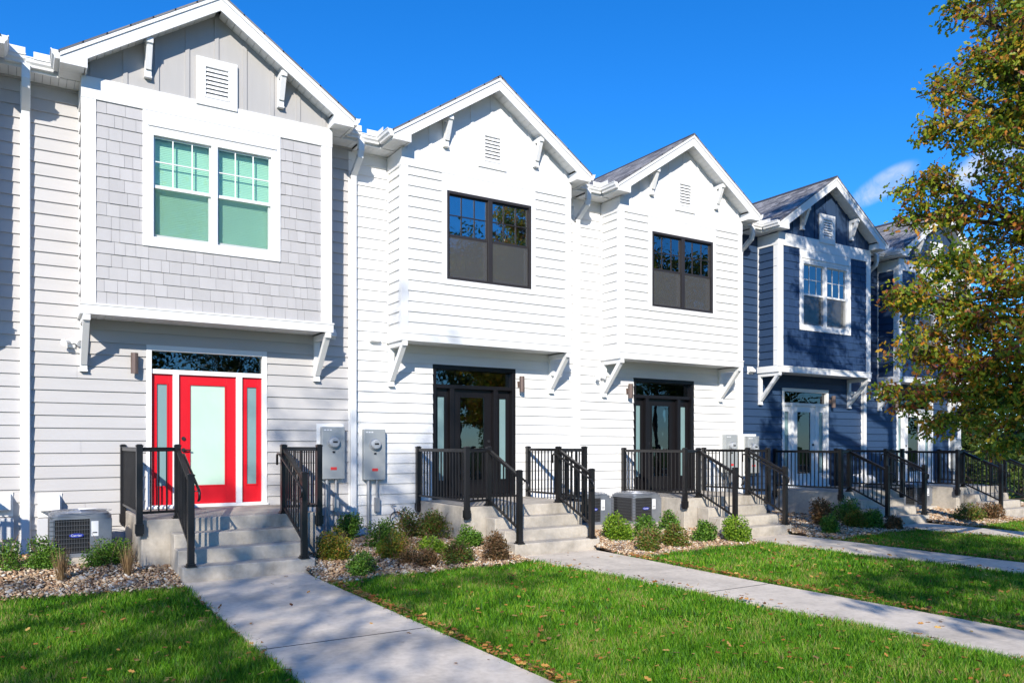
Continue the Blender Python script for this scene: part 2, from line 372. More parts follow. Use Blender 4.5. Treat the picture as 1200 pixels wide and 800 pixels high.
def make_house(i):
    S = SPECS[i]; X0 = i * W
    h = thing('townhouse', (X0, 0, -0.033 * i), HOUSE_LABELS[i], 'townhouse', 'row of attached townhouses')
    sidm = M[S['sid'] + '_siding']; board = M['white_siding'] if S['sid'] == 'white' else M[S['sid'] + '_board']
    tr = M[S['trim']]; fm = M[S['frame']]
    # ---- walls behind the cladding
    b = MB()
    b.box(.01, DX0 + .05, .0, .14, -.4, 3.7); b.box(DX1 - .05, W - .01, .0, .14, -.4, 3.7); b.box(DX0 + .05, DX1 - .05, .0, .14, DZ1 - .03, 3.7); b.box(DX0 + .05, DX1 - .05, .0, .14, -.4, DZ0)
    b.box(.01, BX0 + .1, 0, .14, 3.7, 6.92); b.box(BX1 - .1, W - .01, 0, .14, 3.7, 6.92)
    b.box(BX0 + .001, BX0 + .1, -BD, -.001, BB + .02, 6.95); b.box(BX1 - .1, BX1 - .001, -BD, -.001, BB + .02, 6.95)
    b.box(BX0 + .1, WX0, -BD, -BD + .1, BB + .02, 6.95); b.box(WX1, BX1 - .1, -BD, -BD + .1, BB + .02, 6.95)
    b.box(WX0, WX1, -BD, -BD + .1, BB + .02, WZ0); b.box(WX0, WX1, -BD, -BD + .1, WZ1, 6.95)
    b.box(BX0 + .1, BX1 - .1, -BD + .1, 0, BB + .06, BB + .16)      # bay floor
    b.box(.005, .12, .14, 9.5, -.4, 6.86); b.box(W - .12, W - .005, .14, 9.5, -.4, 6.86); b.box(.12, W - .12, 9.35, 9.5, -.4, 6.86)
    b.build('wall', sidm, h)
    # ---- rooms seen through the glass
    r = MB(); xa, xb = .13, W - .13
    r.box(xa, xb, 4.5, 4.55, .6, 6.8); r.box(xa, xb, .15, 4.5, .60, .66); r.box(xa, xb, .15, 4.5, 3.40, 3.55); r.box(xa, xb, .15, 4.5, 6.72, 6.8)
    r.box(BX0 + .1, BX1 - .1, -BD + .1, .15, 6.60, 6.66); r.box(xa - .008, xa, .15, 4.5, .66, 6.72); r.box(xb, xb + .008, .15, 4.5, .66, 6.72)
    r.box(2.9, 3.0, 1.6, 4.5, .66, 3.4)
    r.build('interior', M['drywall'], h)
    # ---- lap cladding
    s = MB(); F = lambda a, d, z: (a, -d, z)
    lap(s, 0, W, .12, BB + .02, [(DX0, DX1, DZ0 - .05, DZ1)], F)
    lap(s, 0, BX0, BB + .02, 6.891, [], F); lap(s, BX1, W, BB + .02, 6.891, [], F)
    lap(s, -BD + .02, 0, BB + .15, FB if S['sid'] != 'white' else FB, [], lambda a, d, z: (BX0 - d, a, z), False)
    lap(s, -BD + .02, 0, BB + .15, FB if S['sid'] != 'white' else FB, [], lambda a, d, z: (BX1 + d, a, z), False)
    cas = .095; hole = [(WX0 - cas, WX1 + cas, WZ0 - cas, 7)]
    if S['style'] == 'lap': lap(s, BX0 + .1, BX1 - .1, BB + .15, FB, hole, lambda a, d, z: (a, -BD - d, z), True)
    s.build('siding', sidm, h, fix=False)
    if S['style'] == 'shake':
        q = MB(); shakes(q, BX0 + .15, BX1 - .15, BB + .155, FB, hole, -BD); q.build('shingle_siding', M[S['sid'] + '_shingle'], h)
    if i == 4:                                                       # the open end of the row
        e = MB(); lap(e, .0, 9.5, .12, 6.86, [], lambda a, d, z: (W + d, a, z)); e.build('side_siding', sidm, h, fix=False)
        e = MB(); e.box(W - .13, W + .028, -.03, .1, .1, 6.86); e.build('corner_board', tr, h)
        e = MB(); zr = 6.86 + 4.75 / 3; e.prism([(0, 6.86), (9.5, 6.86), (4.75, zr)], 'x', W - .1, W); e.build('side_gable', board, h)
    # ---- white boards: corners, frieze, skirt, window casing
    cw = .155 if S['style'] == 'shake' else .10; cp = .026
    for (xc, a_, b_, sd) in ((BX0, BX0 - cp, BX0 + cw, -1), (BX1, BX1 - cw, BX1 + cp, 1)):
        t = MB(); t.box(a_, b_, -BD - cp, -BD, BB + .15, FB); t.box(*sorted((xc, xc + sd * cp)), -BD, -BD + cw * .8, BB + .15, FB); t.build('corner_board', tr, h, .003)
        t = MB(); t.box(*sorted((xc, xc + sd * cp)), -.05, -.018, BB + .15, 6.86); t.build('inner_corner_trim', tr, h, .003)
    t = MB(); t.box(BX0 - cp - .004, BX1 + cp + .004, -BD - cp - .006, -BD, FB, FT)
    for xx, sg in ((BX0, -1), (BX1, 1)):
        a, c = sorted((xx, xx + sg * (cp + .004))); t.box(a, c, -BD, -.02, FB, FT - .02)
    t.build('frieze_board', tr, h, .003)
    t = MB(); k = .045
    t.box(BX0 - k, BX1 + k, -BD - k, -BD, BB, BB + .15); t.box(BX0 - k, BX0, -BD, -.016, BB, BB + .15); t.box(BX1, BX1 + k, -BD, -.016, BB, BB + .15)
    t.box(BX0 - k - .012, BX1 + k + .012, -BD - k - .012, -BD - k, BB + .128, BB + .153)
    t.build('skirt_board', tr, h, .003)
    t = MB(); planks(t, BX0 - .0, BX1 + .0, -BD, -.002, BB + .02, .1, 'y'); t.build('bay_soffit', tr, h)
    # ---- window
    wn = MB(); yw = -BD
    ring(wn, WX0, WX1, WZ0, WZ1, .05, yw - .026, yw + .09); xm = (WX0 + WX1) / 2; wn.box(xm - .045, xm + .045, yw - .024, yw + .088, WZ0 + .05, WZ1 - .05)
    win = wn.build('window', fm, h, .003)
    c = MB(); ring(c, WX0 - cas, WX1 + cas, WZ0 - cas, WZ1 + .10, cas, yw - .030, yw, cas, .10)
    if S['style'] == 'shake': c.box(WX0 - .03, WX1 + .03, yw - .046, yw - .030, WZ1 + .075, WZ1 + .10)
    c.box(WX0 - .005, WX0 + .0, yw - .03, yw - .012, WZ0, WZ1)
    c.box(WX0 - cas, WX1 + cas, yw - .026, yw, WZ1 + .10, FB)
    c.build('casing', tr, win, .003)
    zm = (WZ0 + WZ1) / 2 + .005
    for (p, q) in ((WX0 + .05, xm - .045), (xm + .045, WX1 - .05)):
        m = MB(); ring(m, p, q, zm - .022, WZ1 - .05, .026, yw + .018, yw + .05, .045); m.build('sash', fm, win)
        m = MB(); ring(m, p, q, WZ0 + .05, zm + .022, .032, yw + .052, yw + .085, .05, .044); m.build('sash', fm, win)
        gz0, gz1 = zm + .023, WZ1 - .076
        gm = M['mint_glass'] if S['blind'] else M['glass']
        m = MB(); m.box(p + .026, q - .026, yw + .032, yw + .036, gz0, gz1); m.build('pane', gm, win)
        m = MB(); m.box(p + .032, q - .032, yw + .066, yw + .070, WZ0 + .10, zm - .022); m.build('pane', gm, win)
        m = MB(); gw = .016
        for kx in (1, 2):
            xg = p + (q - p) * kx / 3; m.box(xg - gw / 2, xg + gw / 2, yw + .020, yw + .031, gz0, gz1)
        m.box(p + .026, q - .026, yw + .021, yw + .030, (gz0 + gz1) / 2 - gw / 2, (gz0 + gz1) / 2 + gw / 2)
        m.build('muntin', fm, win)
        m = MB(); m.box(p + .004, q - .004, yw + .022, yw + .024, WZ0 + .052, zm - .024); m.build('insect_screen', M['screen_thin' if S['blind'] else 'screen'], win)
        if S['blind']:
            m = MB(); zz = WZ1 - .06
            while zz > WZ0 + .07:
                m.hexa([(p, yw + .128, zz - .027), (q, yw + .128, zz - .027), (q, yw + .132, zz - .027), (p, yw + .132, zz - .027), (p, yw + .135, zz), (q, yw + .135, zz), (q, yw + .139, zz), (p, yw + .139, zz)]); zz -= .026
            m.build('blind', M['blind'], win)
    m = MB(); ring(m, WX0 + .002, WX1 - .002, WZ0 + .002, WZ1 - .002, .022, yw + .145 if S['blind'] else yw + .092, yw + .24); m.build('jamb_liner', M['white'], win)
    # ---- gable wall and vent
    g = MB(); un = lambda x: ztop(x) - .24
    yg = -BD - .006
    g.prism([(BX0, FT - .3), (BX1, FT - .3), (BX1, un(BX1) + .1), (CXM, un(CXM) + .1), (BX0, un(BX0) + .1)], 'y', yg, yg + .1)
    k = -4
    for k in range(-4, 5):
        xb_ = CXM + .42 * k
        if BX0 + .05 < xb_ < BX1 - .05: g.prism([(xb_ - .03, FT), (xb_ + .03, FT), (xb_ + .03, un(xb_ + .03) + .05), (xb_ - .03, un(xb_ - .03) + .05)], 'y', yg - .018, yg - .001)
    g.build('gable_wall', board, h)
    v = MB(); vx0, vx1, vz0, vz1 = CXM - .30, CXM + .30, FT - .06, FT + .66
    ring(v, vx0, vx1, vz0, vz1, .12, yg - .05, yg - .012); ring(v, vx0 + .12, vx1 - .12, vz0 + .12, vz1 - .12, .014, yg - .058, yg - .012)
    vent = v.build('gable_vent', M['white'], h, .002)
    m = MB(); n = 7; zz0, zz1 = vz0 + .137, vz1 - .137; st = (zz1 - zz0) / n
    for k in range(n): 
        z_ = zz0 + st * k; m.hexa([(vx0 + .134, yg - .052, z_), (vx1 - .134, yg - .052, z_), (vx1 - .134, yg - .046, z_ + .002), (vx0 + .134, yg - .046, z_ + .002), (vx0 + .134, yg - .022, z_ + st * .98), (vx1 - .134, yg - .022, z_ + st * .98), (vx1 - .134, yg - .016, z_ + st), (vx0 + .134, yg - .016, z_ + st)])
    m.build('louver', M['white'], vent)
    m = MB(); m.box(vx0 + .13, vx1 - .13, yg - .0135, yg - .012 + .001, vz0 + .13, vz1 - .13); m.build('vent_backing', M['dark'], vent)
    # ---- gable roof
    yR = 5.2
    for sg, xe in ((-1, EL - .02), (1, ER + .02)):
        rf = MB(); L = math.hypot(xe - CXM, SL * (xe - CXM)); zt = ztop(xe)
        y0 = YB - .025
        a, bb, cc, d = (xe, y0, zt), (CXM, y0, APEX), (CXM, yR, APEX), (xe, yR, zt)
        rf.face([a, bb, cc, d], [(y0, 0), (y0, L), (yR, L), (yR, 0)])
        th = .028
        lo = [Vector(p) - Vector((0, 0, th)) for p in (a, bb, cc, d)]
        rf.face(lo[::-1]); rf.face([a, lo[0], lo[1], bb]); rf.face([d, cc, lo[2], lo[3]]); rf.face([a, d, lo[3], lo[0]])
        rf.build('gable_roof', M['roof'], h, fix=False)
    rc = MB(); rc.prism([(CXM - .13, APEX - SL * .13 + .012), (CXM, APEX + .014), (CXM + .13, APEX - SL * .13 + .012), (CXM + .13, APEX - SL * .13 + .002), (CXM, APEX + .003), (CXM - .13, APEX - SL * .13 + .002)], 'y', YB - .025, yR); rc.build('ridge_cap', M['roof_edge'], h)
    mr = MB(); e0, z0 = -.40, 7.03; yr_ = 4.75; zr_ = z0 + (yr_ - e0) / 3
    for (xa_, xb_) in ((0, W),):
        mr.face([(xa_, e0, z0), (xb_, e0, z0), (xb_, yr_, zr_), (xa_, yr_, zr_)], [(xa_, 0), (xb_, 0), (xb_, 5.4), (xa_, 5.4)])
        mr.face([(xa_, yr_, zr_), (xb_, yr_, zr_), (xb_, 9.9, z0), (xa_, 9.9, z0)], [(xa_, 5.4), (xb_, 5.4), (xb_, 0), (xa_, 0)])
        mr.face([(xa_, e0, z0), (xa_, e0, z0 - .03), (xb_, e0, z0 - .03), (xb_, e0, z0)])
    mr.build('main_roof', M['roof'], h, fix=False)
    # barge boards with the boxed returns
    for sg in (-1, 1):
        bb = MB(); X = lambda d: CXM + sg * d
        uo = .03
        xin = (BX0 if sg < 0 else BX1) + sg * -.03; din = abs(xin - CXM); de = HALF
        poly = [(X(0), APEX - uo), (X(de), ztop(X(de)) - uo), (X(de), FT - .005), (X(din), FT - .005), (X(din), ztop(X(din)) - .255), (X(0), APEX - .255)]
        bb.prism(poly, 'y', YB, YB + .03)
        bb.prism([(X(0), APEX - uo + .004), (X(de), ztop(X(de)) - uo + .004), (X(de), ztop(X(de)) - uo - .055), (X(0), APEX - uo - .055)], 'y', YB - .018, YB - .0005)
        ztr = ztop(xin) - .235; bx_ = sorted((xin - sg * .0, xin + sg * .02)); bb.box(bx_[0], bx_[1], YB + .031, yg - .002, FT + .0, ztr)
        bb.build('barge_board', tr, h, .002)
        sf = MB(); d = .03                                           # sloping boarded soffit
        while d < din - .02:
            e = min(d + .1, din)
            p0, p1 = X(d + .003), X(e - .003); za, zb = ztop(p0) - .205, ztop(p1) - .205
            x0_, x1_ = (p0, p1) if sg > 0 else (p1, p0); z0_, z1_ = (za, zb) if sg > 0 else (zb, za)
            sf.hexa([(x0_, YB + .03, z0_), (x1_, YB + .03, z1_), (x1_, yg, z1_), (x0_, yg, z0_), (x0_, YB + .03, z0_ + .012), (x1_, YB + .03, z1_ + .012), (x1_, yg, z1_ + .012), (x0_, yg, z0_ + .012)]); d = e
        sf.build('gable_soffit', tr, h)
        # side eave soffit
        sf = MB()
        x0_, x1_ = sorted((X(de) - sg * .02, (BX0 if sg < 0 else BX1)))
        planks(sf, x0_, x1_, YB + .03, -.355, FT + .012, .09, 'x')
        sf.build('eave_soffit', tr, h); sf = MB()
        rx0, rx1 = (0.003, BX0) if sg < 0 else (BX1, W - .003)
        planks(sf, rx0, rx1, -.355, -.0, FT + .002, .1, 'y')
        sf.build('soffit', tr, h)
        fa = MB(); x0_, x1_ = sorted((X(de), X(de) - sg * .022)); fa.box(x0_, x1_, YB + .03, -.36, FT - .005, FT + .15)
        f0, f1 = (0.002, EL) if sg < 0 else (ER, W - .002); fa.box(f0, f1, -.378, -.356, FT - .005, FT + .14)
        fa.build('fascia', tr, h)
        prof = [(0, .0), (.062, 0), (.068, .03), (.095, .058), (.103, .105), (.112, .108), (.112, .122), (.098, .122), (.098, .112), (0, .112)]
        gt = MB(); zg = FT + .035
        gt.prism([(X(de) + sg * u, zg + v_) for (u, v_) in prof], 'y', YB - .006, -.378 - .1)
        f0, f1 = (0.0, EL - .06) if sg < 0 else (ER + .06, W)
        gt.prism([(-.378 - u, zg + v_) for (u, v_) in prof], 'x', f0, f1)
        gt.build('gutter', tr, h)
        gd = MB(); xg = X(de) + sg * .10                             # splash guards where the valley runs into the gutter
        gd.box(*sorted((xg, xg + sg * .20)), -.492, -.487, zg + .10, zg + .20); gd.box(*sorted((xg, xg + sg * .006)), -.72, -.486, zg + .10, zg + .20)
        gd.build('splash_guard', M['white'], h)
    # ---- brackets
    for xb_ in (BX0 - .01, BX1 - .085): bracket_mb(xb_, xb_ + .095, -.016, -BD - .035, 2.80, BB - .002, .085).build('bracket', tr, h, .003)
    for xc in (CXM - .965, CXM + .965):
        zt = un(xc) + .02; bracket_mb(xc - .045, xc + .045, yg - .002, YB + .04, zt - .52, zt - .03, .08).build('gable_bracket', tr, h, .003)
    # ---- door
    dm = M[S['door']]; casm = M['black_door'] if S['door'] == 'black_door' else M['white']
    c = MB(); y0, y1 = (-.028, .10) if S['door'] != 'black_door' else (-.010, .165)
    ring(c, DX0, DX1, DZ0, DZ1, .075, y0, y1, .045, .085)
    zt0, zt1 = 2.80, 3.15; c.box(DX0 + .075, DX1 - .075, y0 + .03, y1, zt0, zt0 + .07)
    sl0, sl1, ds0, ds1, sr0, sr1 = DX0 + .075, 1.96, 2.048, 2.918, 3.012, DX1 - .075
    c.box(sl1, ds0, y0 + .03, y1, DZ0 + .045, zt0); c.box(ds1, sr0, y0 + .03, y1, DZ0 + .045, zt0)
    c.box(DX0 - .02, DX1 + .02, y0 - .03, y0 - .001, DZ0 - .004, DZ0 + .03)
    df = c.build('door_frame', casm, h, .003)
    ys = .045 if S['door'] != 'black_door' else .115
    m = MB(); m.box(DX0 + .075, DX1 - .075, ys + .005, ys + .011, zt0 + .07, zt1); m.build('transom_pane', M['dim_glass'], df)
    ys = .045 if S['door'] != 'black_door' else .115
    def leaf(name, x0, x1, st, gb, gt_):
        m = MB(); z0, z1 = DZ0 + .045, zt0
        m.box(x0, x0 + st, ys, ys + .045, z0, z1); m.box(x1 - st, x1, ys, ys + .045, z0, z1); m.box(x0 + st, x1 - st, ys, ys + .045, z0, gb); m.box(x0 + st, x1 - st, ys, ys + .045, gt_, z1)
        o = m.build(name, dm, h, .003)
        m = MB(); ring(m, x0 + st, x1 - st, gb, gt_, .022, ys - .010, ys + .004); m.build('glazing_bead', dm, o)
        m = MB(); m.box(x0 + st + .022, x1 - st - .022, ys + .012, ys + .018, gb + .022, gt_ - .022)
        return o, m
    dr, gm_ = leaf('door', ds0, ds1, .15, 1.04, 2.665)
    gm_.build('pane', M['frosted'] if S['gl'] == 'mint' else M['dim_glass'], dr)
    for (a, c_) in ((sl0, sl1), (sr0, sr1)):
        o, gm_ = leaf('sidelight', a, c_, .06, 1.04, 2.665)
        gm_.build('pane', M['frosted_dim'] if S['door'] != 'black_door' or True else M['glass'], o)
    hx = ds0 + .07 if not S['flip'] else ds1 - .07
    m = MB(); m.tube([(hx, ys - .001, 1.62), (hx, ys - .03, 1.62)], .032, 12); 
    m.tube([(hx, ys - .03, 1.62), (hx, ys - .055, 1.62), (hx + (.10 if not S['flip'] else -.10), ys - .058, 1.62)], .011, 8); m.build('door_handle', M['dark'], dr)
    m = MB(); m.tube([(hx, ys - .001, 1.80), (hx, ys - .022, 1.80)], .03, 12); m.build('deadbolt', M['dark'], dr)
    # ---- small fittings on the wall
    flip = S['flip']; mx = lambda x: W - x if flip else x
    m = MB(); lx = mx(1.40); m.tube([(lx, -.125, 2.775), (lx, -.125, 3.085)], .052, 16); m.box(lx - .04, lx + .04, -.03, -.012, 2.87, 2.99); m.box(lx - .02, lx + .02, -.09, -.03, 2.91, 2.95)
    m.build('wall_lamp', M['bronze'], h)
    m = MB(); fx = mx(.57); m.box(fx - .05, fx + .05, -.05, -.012, 3.12, 3.24)
    for s_ in (-1, 1):
        m.tube([(fx, -.05, 3.18), (fx + s_ * .05, -.10, 3.20)], .014, 8); p = Vector((fx + s_ * .05, -.10, 3.20)); d = Vector((s_ * .5, -.7, -.25)).normalized()
        m.tube([p - d * .03, p + d * .06, p + d * .10], [.022, .034, .05], 12)
    m.build('flood_light', M['white'], h)
    m = MB(); hx2 = mx(W - .40); m.box(hx2 - .10, hx2 + .10, -.025, -.012, 3.52, 3.70)
    m.prism([(-.026, 3.70), (-.12, 3.62), (-.12, 3.57), (-.026, 3.55)], 'x', hx2 - .085, hx2 + .085); m.build('vent_hood', M['white'], h)
    # dryer vent and disconnect box low on the wall
    m = MB(); vx = mx(.30); m.box(vx - .15, vx + .15, -.03, -.012, .66, 1.00); m.prism([(-.031, .99), (-.17, .90), (-.17, .76), (-.031, .74)], 'x', vx - .12, vx + .12); m.build('dryer_vent', M['white'], h)
    m = MB(); bx = mx(.22); m.box(bx - .08, bx + .08, -.10, -.012, .34, .64); m.build('disconnect_box', M['vent_grey'], h, .006)
    # electric meter
    m = MB(); e0 = mx(4.50); m.box(e0 - .20, e0 + .20, -.15, -.03, 1.115, 2.01); em = m.build('electric_meter', M['meter'], h, .008)
    m = MB(); m.box(e0 - .26, e0 + .22, -.03, -.012, 1.05, 2.06); m.build('backboard', M['white'], em)
    m = MB(); m.tube([(e0, -.151, 1.74), (e0, -.175, 1.74)], .105, 24); m.build('meter_ring', M['galv'], em)
    m = MB(); m.tube([(e0, -.174, 1.74), (e0, -.215, 1.74), (e0, -.235, 1.74)], [.088, .088, .07], 24); dl = m.build('meter_dial', M['dial'], em)
    m = MB(); m.box(e0 - .04, e0 + .04, -.239, -.2365, 1.735, 1.765); m.build('meter_readout', M['dark'], em)
    m = MB(); m.box(e0 - .02, e0 + .02, -.165, -.151, 1.565, 1.595); m.build('meter_latch', M['dark'], em)
    m = MB(); m.box(e0 - .055, e0 + .055, -.1535, -.1505, 1.27, 1.32); m.build('warning_label', M['red_label'], em)
    for k in range(3):
        m = MB(); m.box(e0 - .17 + k * .05, e0 - .135 + k * .05, -.1535, -.1505, 1.945, 1.965); m.build('inspection_sticker', M['white_label'], em)
    m = MB(); m.tube([(e0 - .10, -.09, 1.113), (e0 - .10, -.09, -.1)], .032, 10); m.build('conduit', M['galv'], em)
    m = MB(); m.tube([(e0 + .06, -.09, 1.113), (e0 + .06, -.09, .80)], .022, 10); m.box(e0 + .02, e0 + .10, -.13, -.05, .55, .80); m.build('conduit', M['galv'], em)
    # downspout on the seam with the neighbour to the left
    m = MB(); x_ = .0; m.box(x_ - .065, x_ + .065, -.026, -.002, .1, 6.86); m.build('seam_board', tr, h, .002)
    m = MB(); wd, dd = .105, .08
    m.box(x_ - wd / 2, x_ + wd / 2, -.028 - dd, -.028, .36, 6.40)
    pth = [(x_, -.44, 6.93), (x_, -.44, 6.76), (x_, -.40, 6.66), (x_, -.17, 6.50), (x_, -.085, 6.45), (x_, -.068, 6.38)]
    for a, c_ in zip(pth[:-1], pth[1:]):
        a, c_ = Vector(a), Vector(c_); d = (c_ - a).normalized() * .018; m.bar(a - d, c_ + d, wd, dd, (0, -1, .01))
    m.build('downspout', tr, h, .008)
    m = MB(); m.hexa([(x_ - .085, -.16, .05), (x_ + .085, -.16, .05), (x_ + .085, -.027, .05), (x_ - .085, -.027, .05), (x_ - .056, -.112, .36), (x_ + .056, -.112, .36), (x_ + .056, -.026, .36), (x_ - .056, -.026, .36)]); m.box(x_ - .085, x_ + .085, -.16, -.027, -.3, .05); m.build('drain_boot', M['white'], h, .006)
    if i == 1:
        m = MB(); m.tube([(.75, -.012, .62), (.75, -.10, .62), (.75, -.12, .56)], .014, 8); m.tube([(.70, -.07, .665), (.80, -.07, .665)], .012, 8); m.tube([(.75, -.07, .63), (.75, -.07, .665)], .008, 6); m.build('hose_bib', M['galv'], h)
    return h

for i in range(-1, 5): make_house(i)

# ------------------------------------------------------------------ porches with their railings
PORCH = {-1: 'concrete porch just past the left edge of the photo', 0: 'concrete front porch with black railings below the red door',
          1: 'concrete porch below the black door nearest the grey house', 2: 'concrete porch below the black door nearest the navy houses',
          3: 'concrete porch in front of the first navy townhouse', 4: 'shaded concrete porch of the last navy townhouse'}
shared = {}
def share(key, fn):
    if key not in shared: shared[key] = fn()
    return shared[key]
def post_mesh(hh):
    m = MB(); w = .0385; m.box(-w, w, -w, w, 0, hh - .03); m.box(-w - .006, w + .006, -w - .006, w + .006, hh - .03, hh - .012); m.hexa([(-w, -w, hh - .012), (w, -w, hh - .012), (w, w, hh - .012), (-w, w, hh - .012), (-w * .6, -w * .6, hh), (w * .6, -w * .6, hh), (w * .6, w * .6, hh), (-w * .6, w * .6, hh)])
    return m.mesh('post', M['rail'])
def baluster_mesh(hh):
    m = MB(); w = .0095; m.box(-w, w, -w, w, 0, hh); return m.mesh('baluster', M['rail'])
RISE, RUN, DECK, DY = .178, .31, .71, -1.87
def make_porch(i):
    X0 = i * W; z0 = gz(X0 + 2.4)
    p = thing('front_porch', (X0, 0, z0), PORCH[i], 'porch', 'concrete front porches')
    dz = -0.033 * i - z0
    m = MB(); m.box(1.28, 3.63, DY, -.02, -.5, DECK + dz); m.build('landing', M['concrete_step'], p, .012)
    for k in range(3):
        m = MB(); m.box(1.63, 3.31, DY - RUN * (k + 1), DY - RUN * k - .002, -.5, DECK - RISE * (k + 1) + dz); m.build('step', M['concrete_step'], p, .014)
    def post(x, y, zb, zt, plate):
        hh = round(zt - zb, 3); o = link('post', share(('post', hh), lambda: post_mesh(hh)), p); o.location = (x, y, zb + dz)
        pm = MB()
        if plate: pm.box(-.065, .065, -.065, .065, 0, .014); pm.box(-.05, .05, -.05, .05, .014, .04)
        else: pm.box(-.05, .05, -.05, .05, .03, .155)
        q = link('base_plate', share(('pl', plate), lambda: pm.mesh('base_plate', M['rail'])), o); return o
    def panel(a, b, za0, za1, zb0, zb1):
        a, b = Vector(a), Vector(b); d = (b - a); L = d.length; u = d / L; a = a + u * .04; b = b - u * .04
        m = MB(); m.bar((a.x, a.y, za1 + dz), (b.x, b.y, zb1 + dz), .045, .045); m.bar((a.x, a.y, za1 + .027 + dz), (b.x, b.y, zb1 + .027 + dz), .058, .012); o = m.build('railing', M['rail'], p, .004)
        m = MB(); m.bar((a.x, a.y, za0 + dz), (b.x, b.y, zb0 + dz), .035, .035); m.build('bottom_rail', M['rail'], o, .004)
        n = max(1, int(round((b - a).length / .108)) - 1)
        for k in range(n):
            t = (k + 1) / (n + 1); q = a.lerp(b, t); zl = za0 + (zb0 - za0) * t; zh = za1 + (zb1 - za1) * t; hh = round(zh - zl, 3)
            s_ = link('baluster', share(('bal', hh), lambda: baluster_mesh(hh)), o); s_.location = (q.x, q.y, zl + dz)
    T1 = DECK - 3 * RISE
    for sg in (0, 1):
        fx = (lambda x: x) if sg == 0 else (lambda x: 4.905 - x)
        P1, P2, P3, P4 = (fx(1.25), -.075), (fx(1.25), DY - .045), (fx(1.735), DY - .03), (fx(1.735), DY - 2.85 * RUN)
        post(*P1, DECK - .2, DECK + 1.0, False); post(*P2, DECK - .2, DECK + 1.0, False); post(*P3, DECK - .001, DECK + 1.0, True) if False else post(P3[0], DY + .075, DECK, DECK + 1.0, True)
        post(P4[0], P4[1], T1, T1 + 1.165, True)
        P3 = (P3[0], DY + .075)
        lo, hi = DECK + .10, DECK + .925
        panel((*P1, 0), (*P2, 0), lo, hi, lo, hi); panel((*P2, 0), (*P3, 0), lo, hi, lo, hi)
        panel((*P3, 0), (*P4, 0), DECK + .09, DECK + .91, T1 + .24, T1 + 1.06)
        # round grab rail on the stair side
        m = MB(); gx = P3[0] + (.075 if sg == 0 else -.075); a = Vector((gx, P3[1] - .03, DECK + .86 + dz)); b = Vector((gx, P4[1] - .10, T1 + .97 + dz))
        m.tube([a + Vector((0, .10, -.16)), a + Vector((0, .10, -.02)), a + Vector((0, .07, 0)), a, a.lerp(b, .5), b, b + Vector((0, -.05, -.04)), b + Vector((0, -.04, -.12)), b + Vector((0, .02, -.14))], .0165, 8)
        for t in (.08, .92):
            q = a.lerp(b, t); m.tube([q, q + Vector((0, 0, -.06)), Vector((P3[0], q.y, q.z - .06))], .007, 6)
        m.build('handrail', M['rail'], p, smooth=True)
for i in range(-1, 5): make_porch(i)

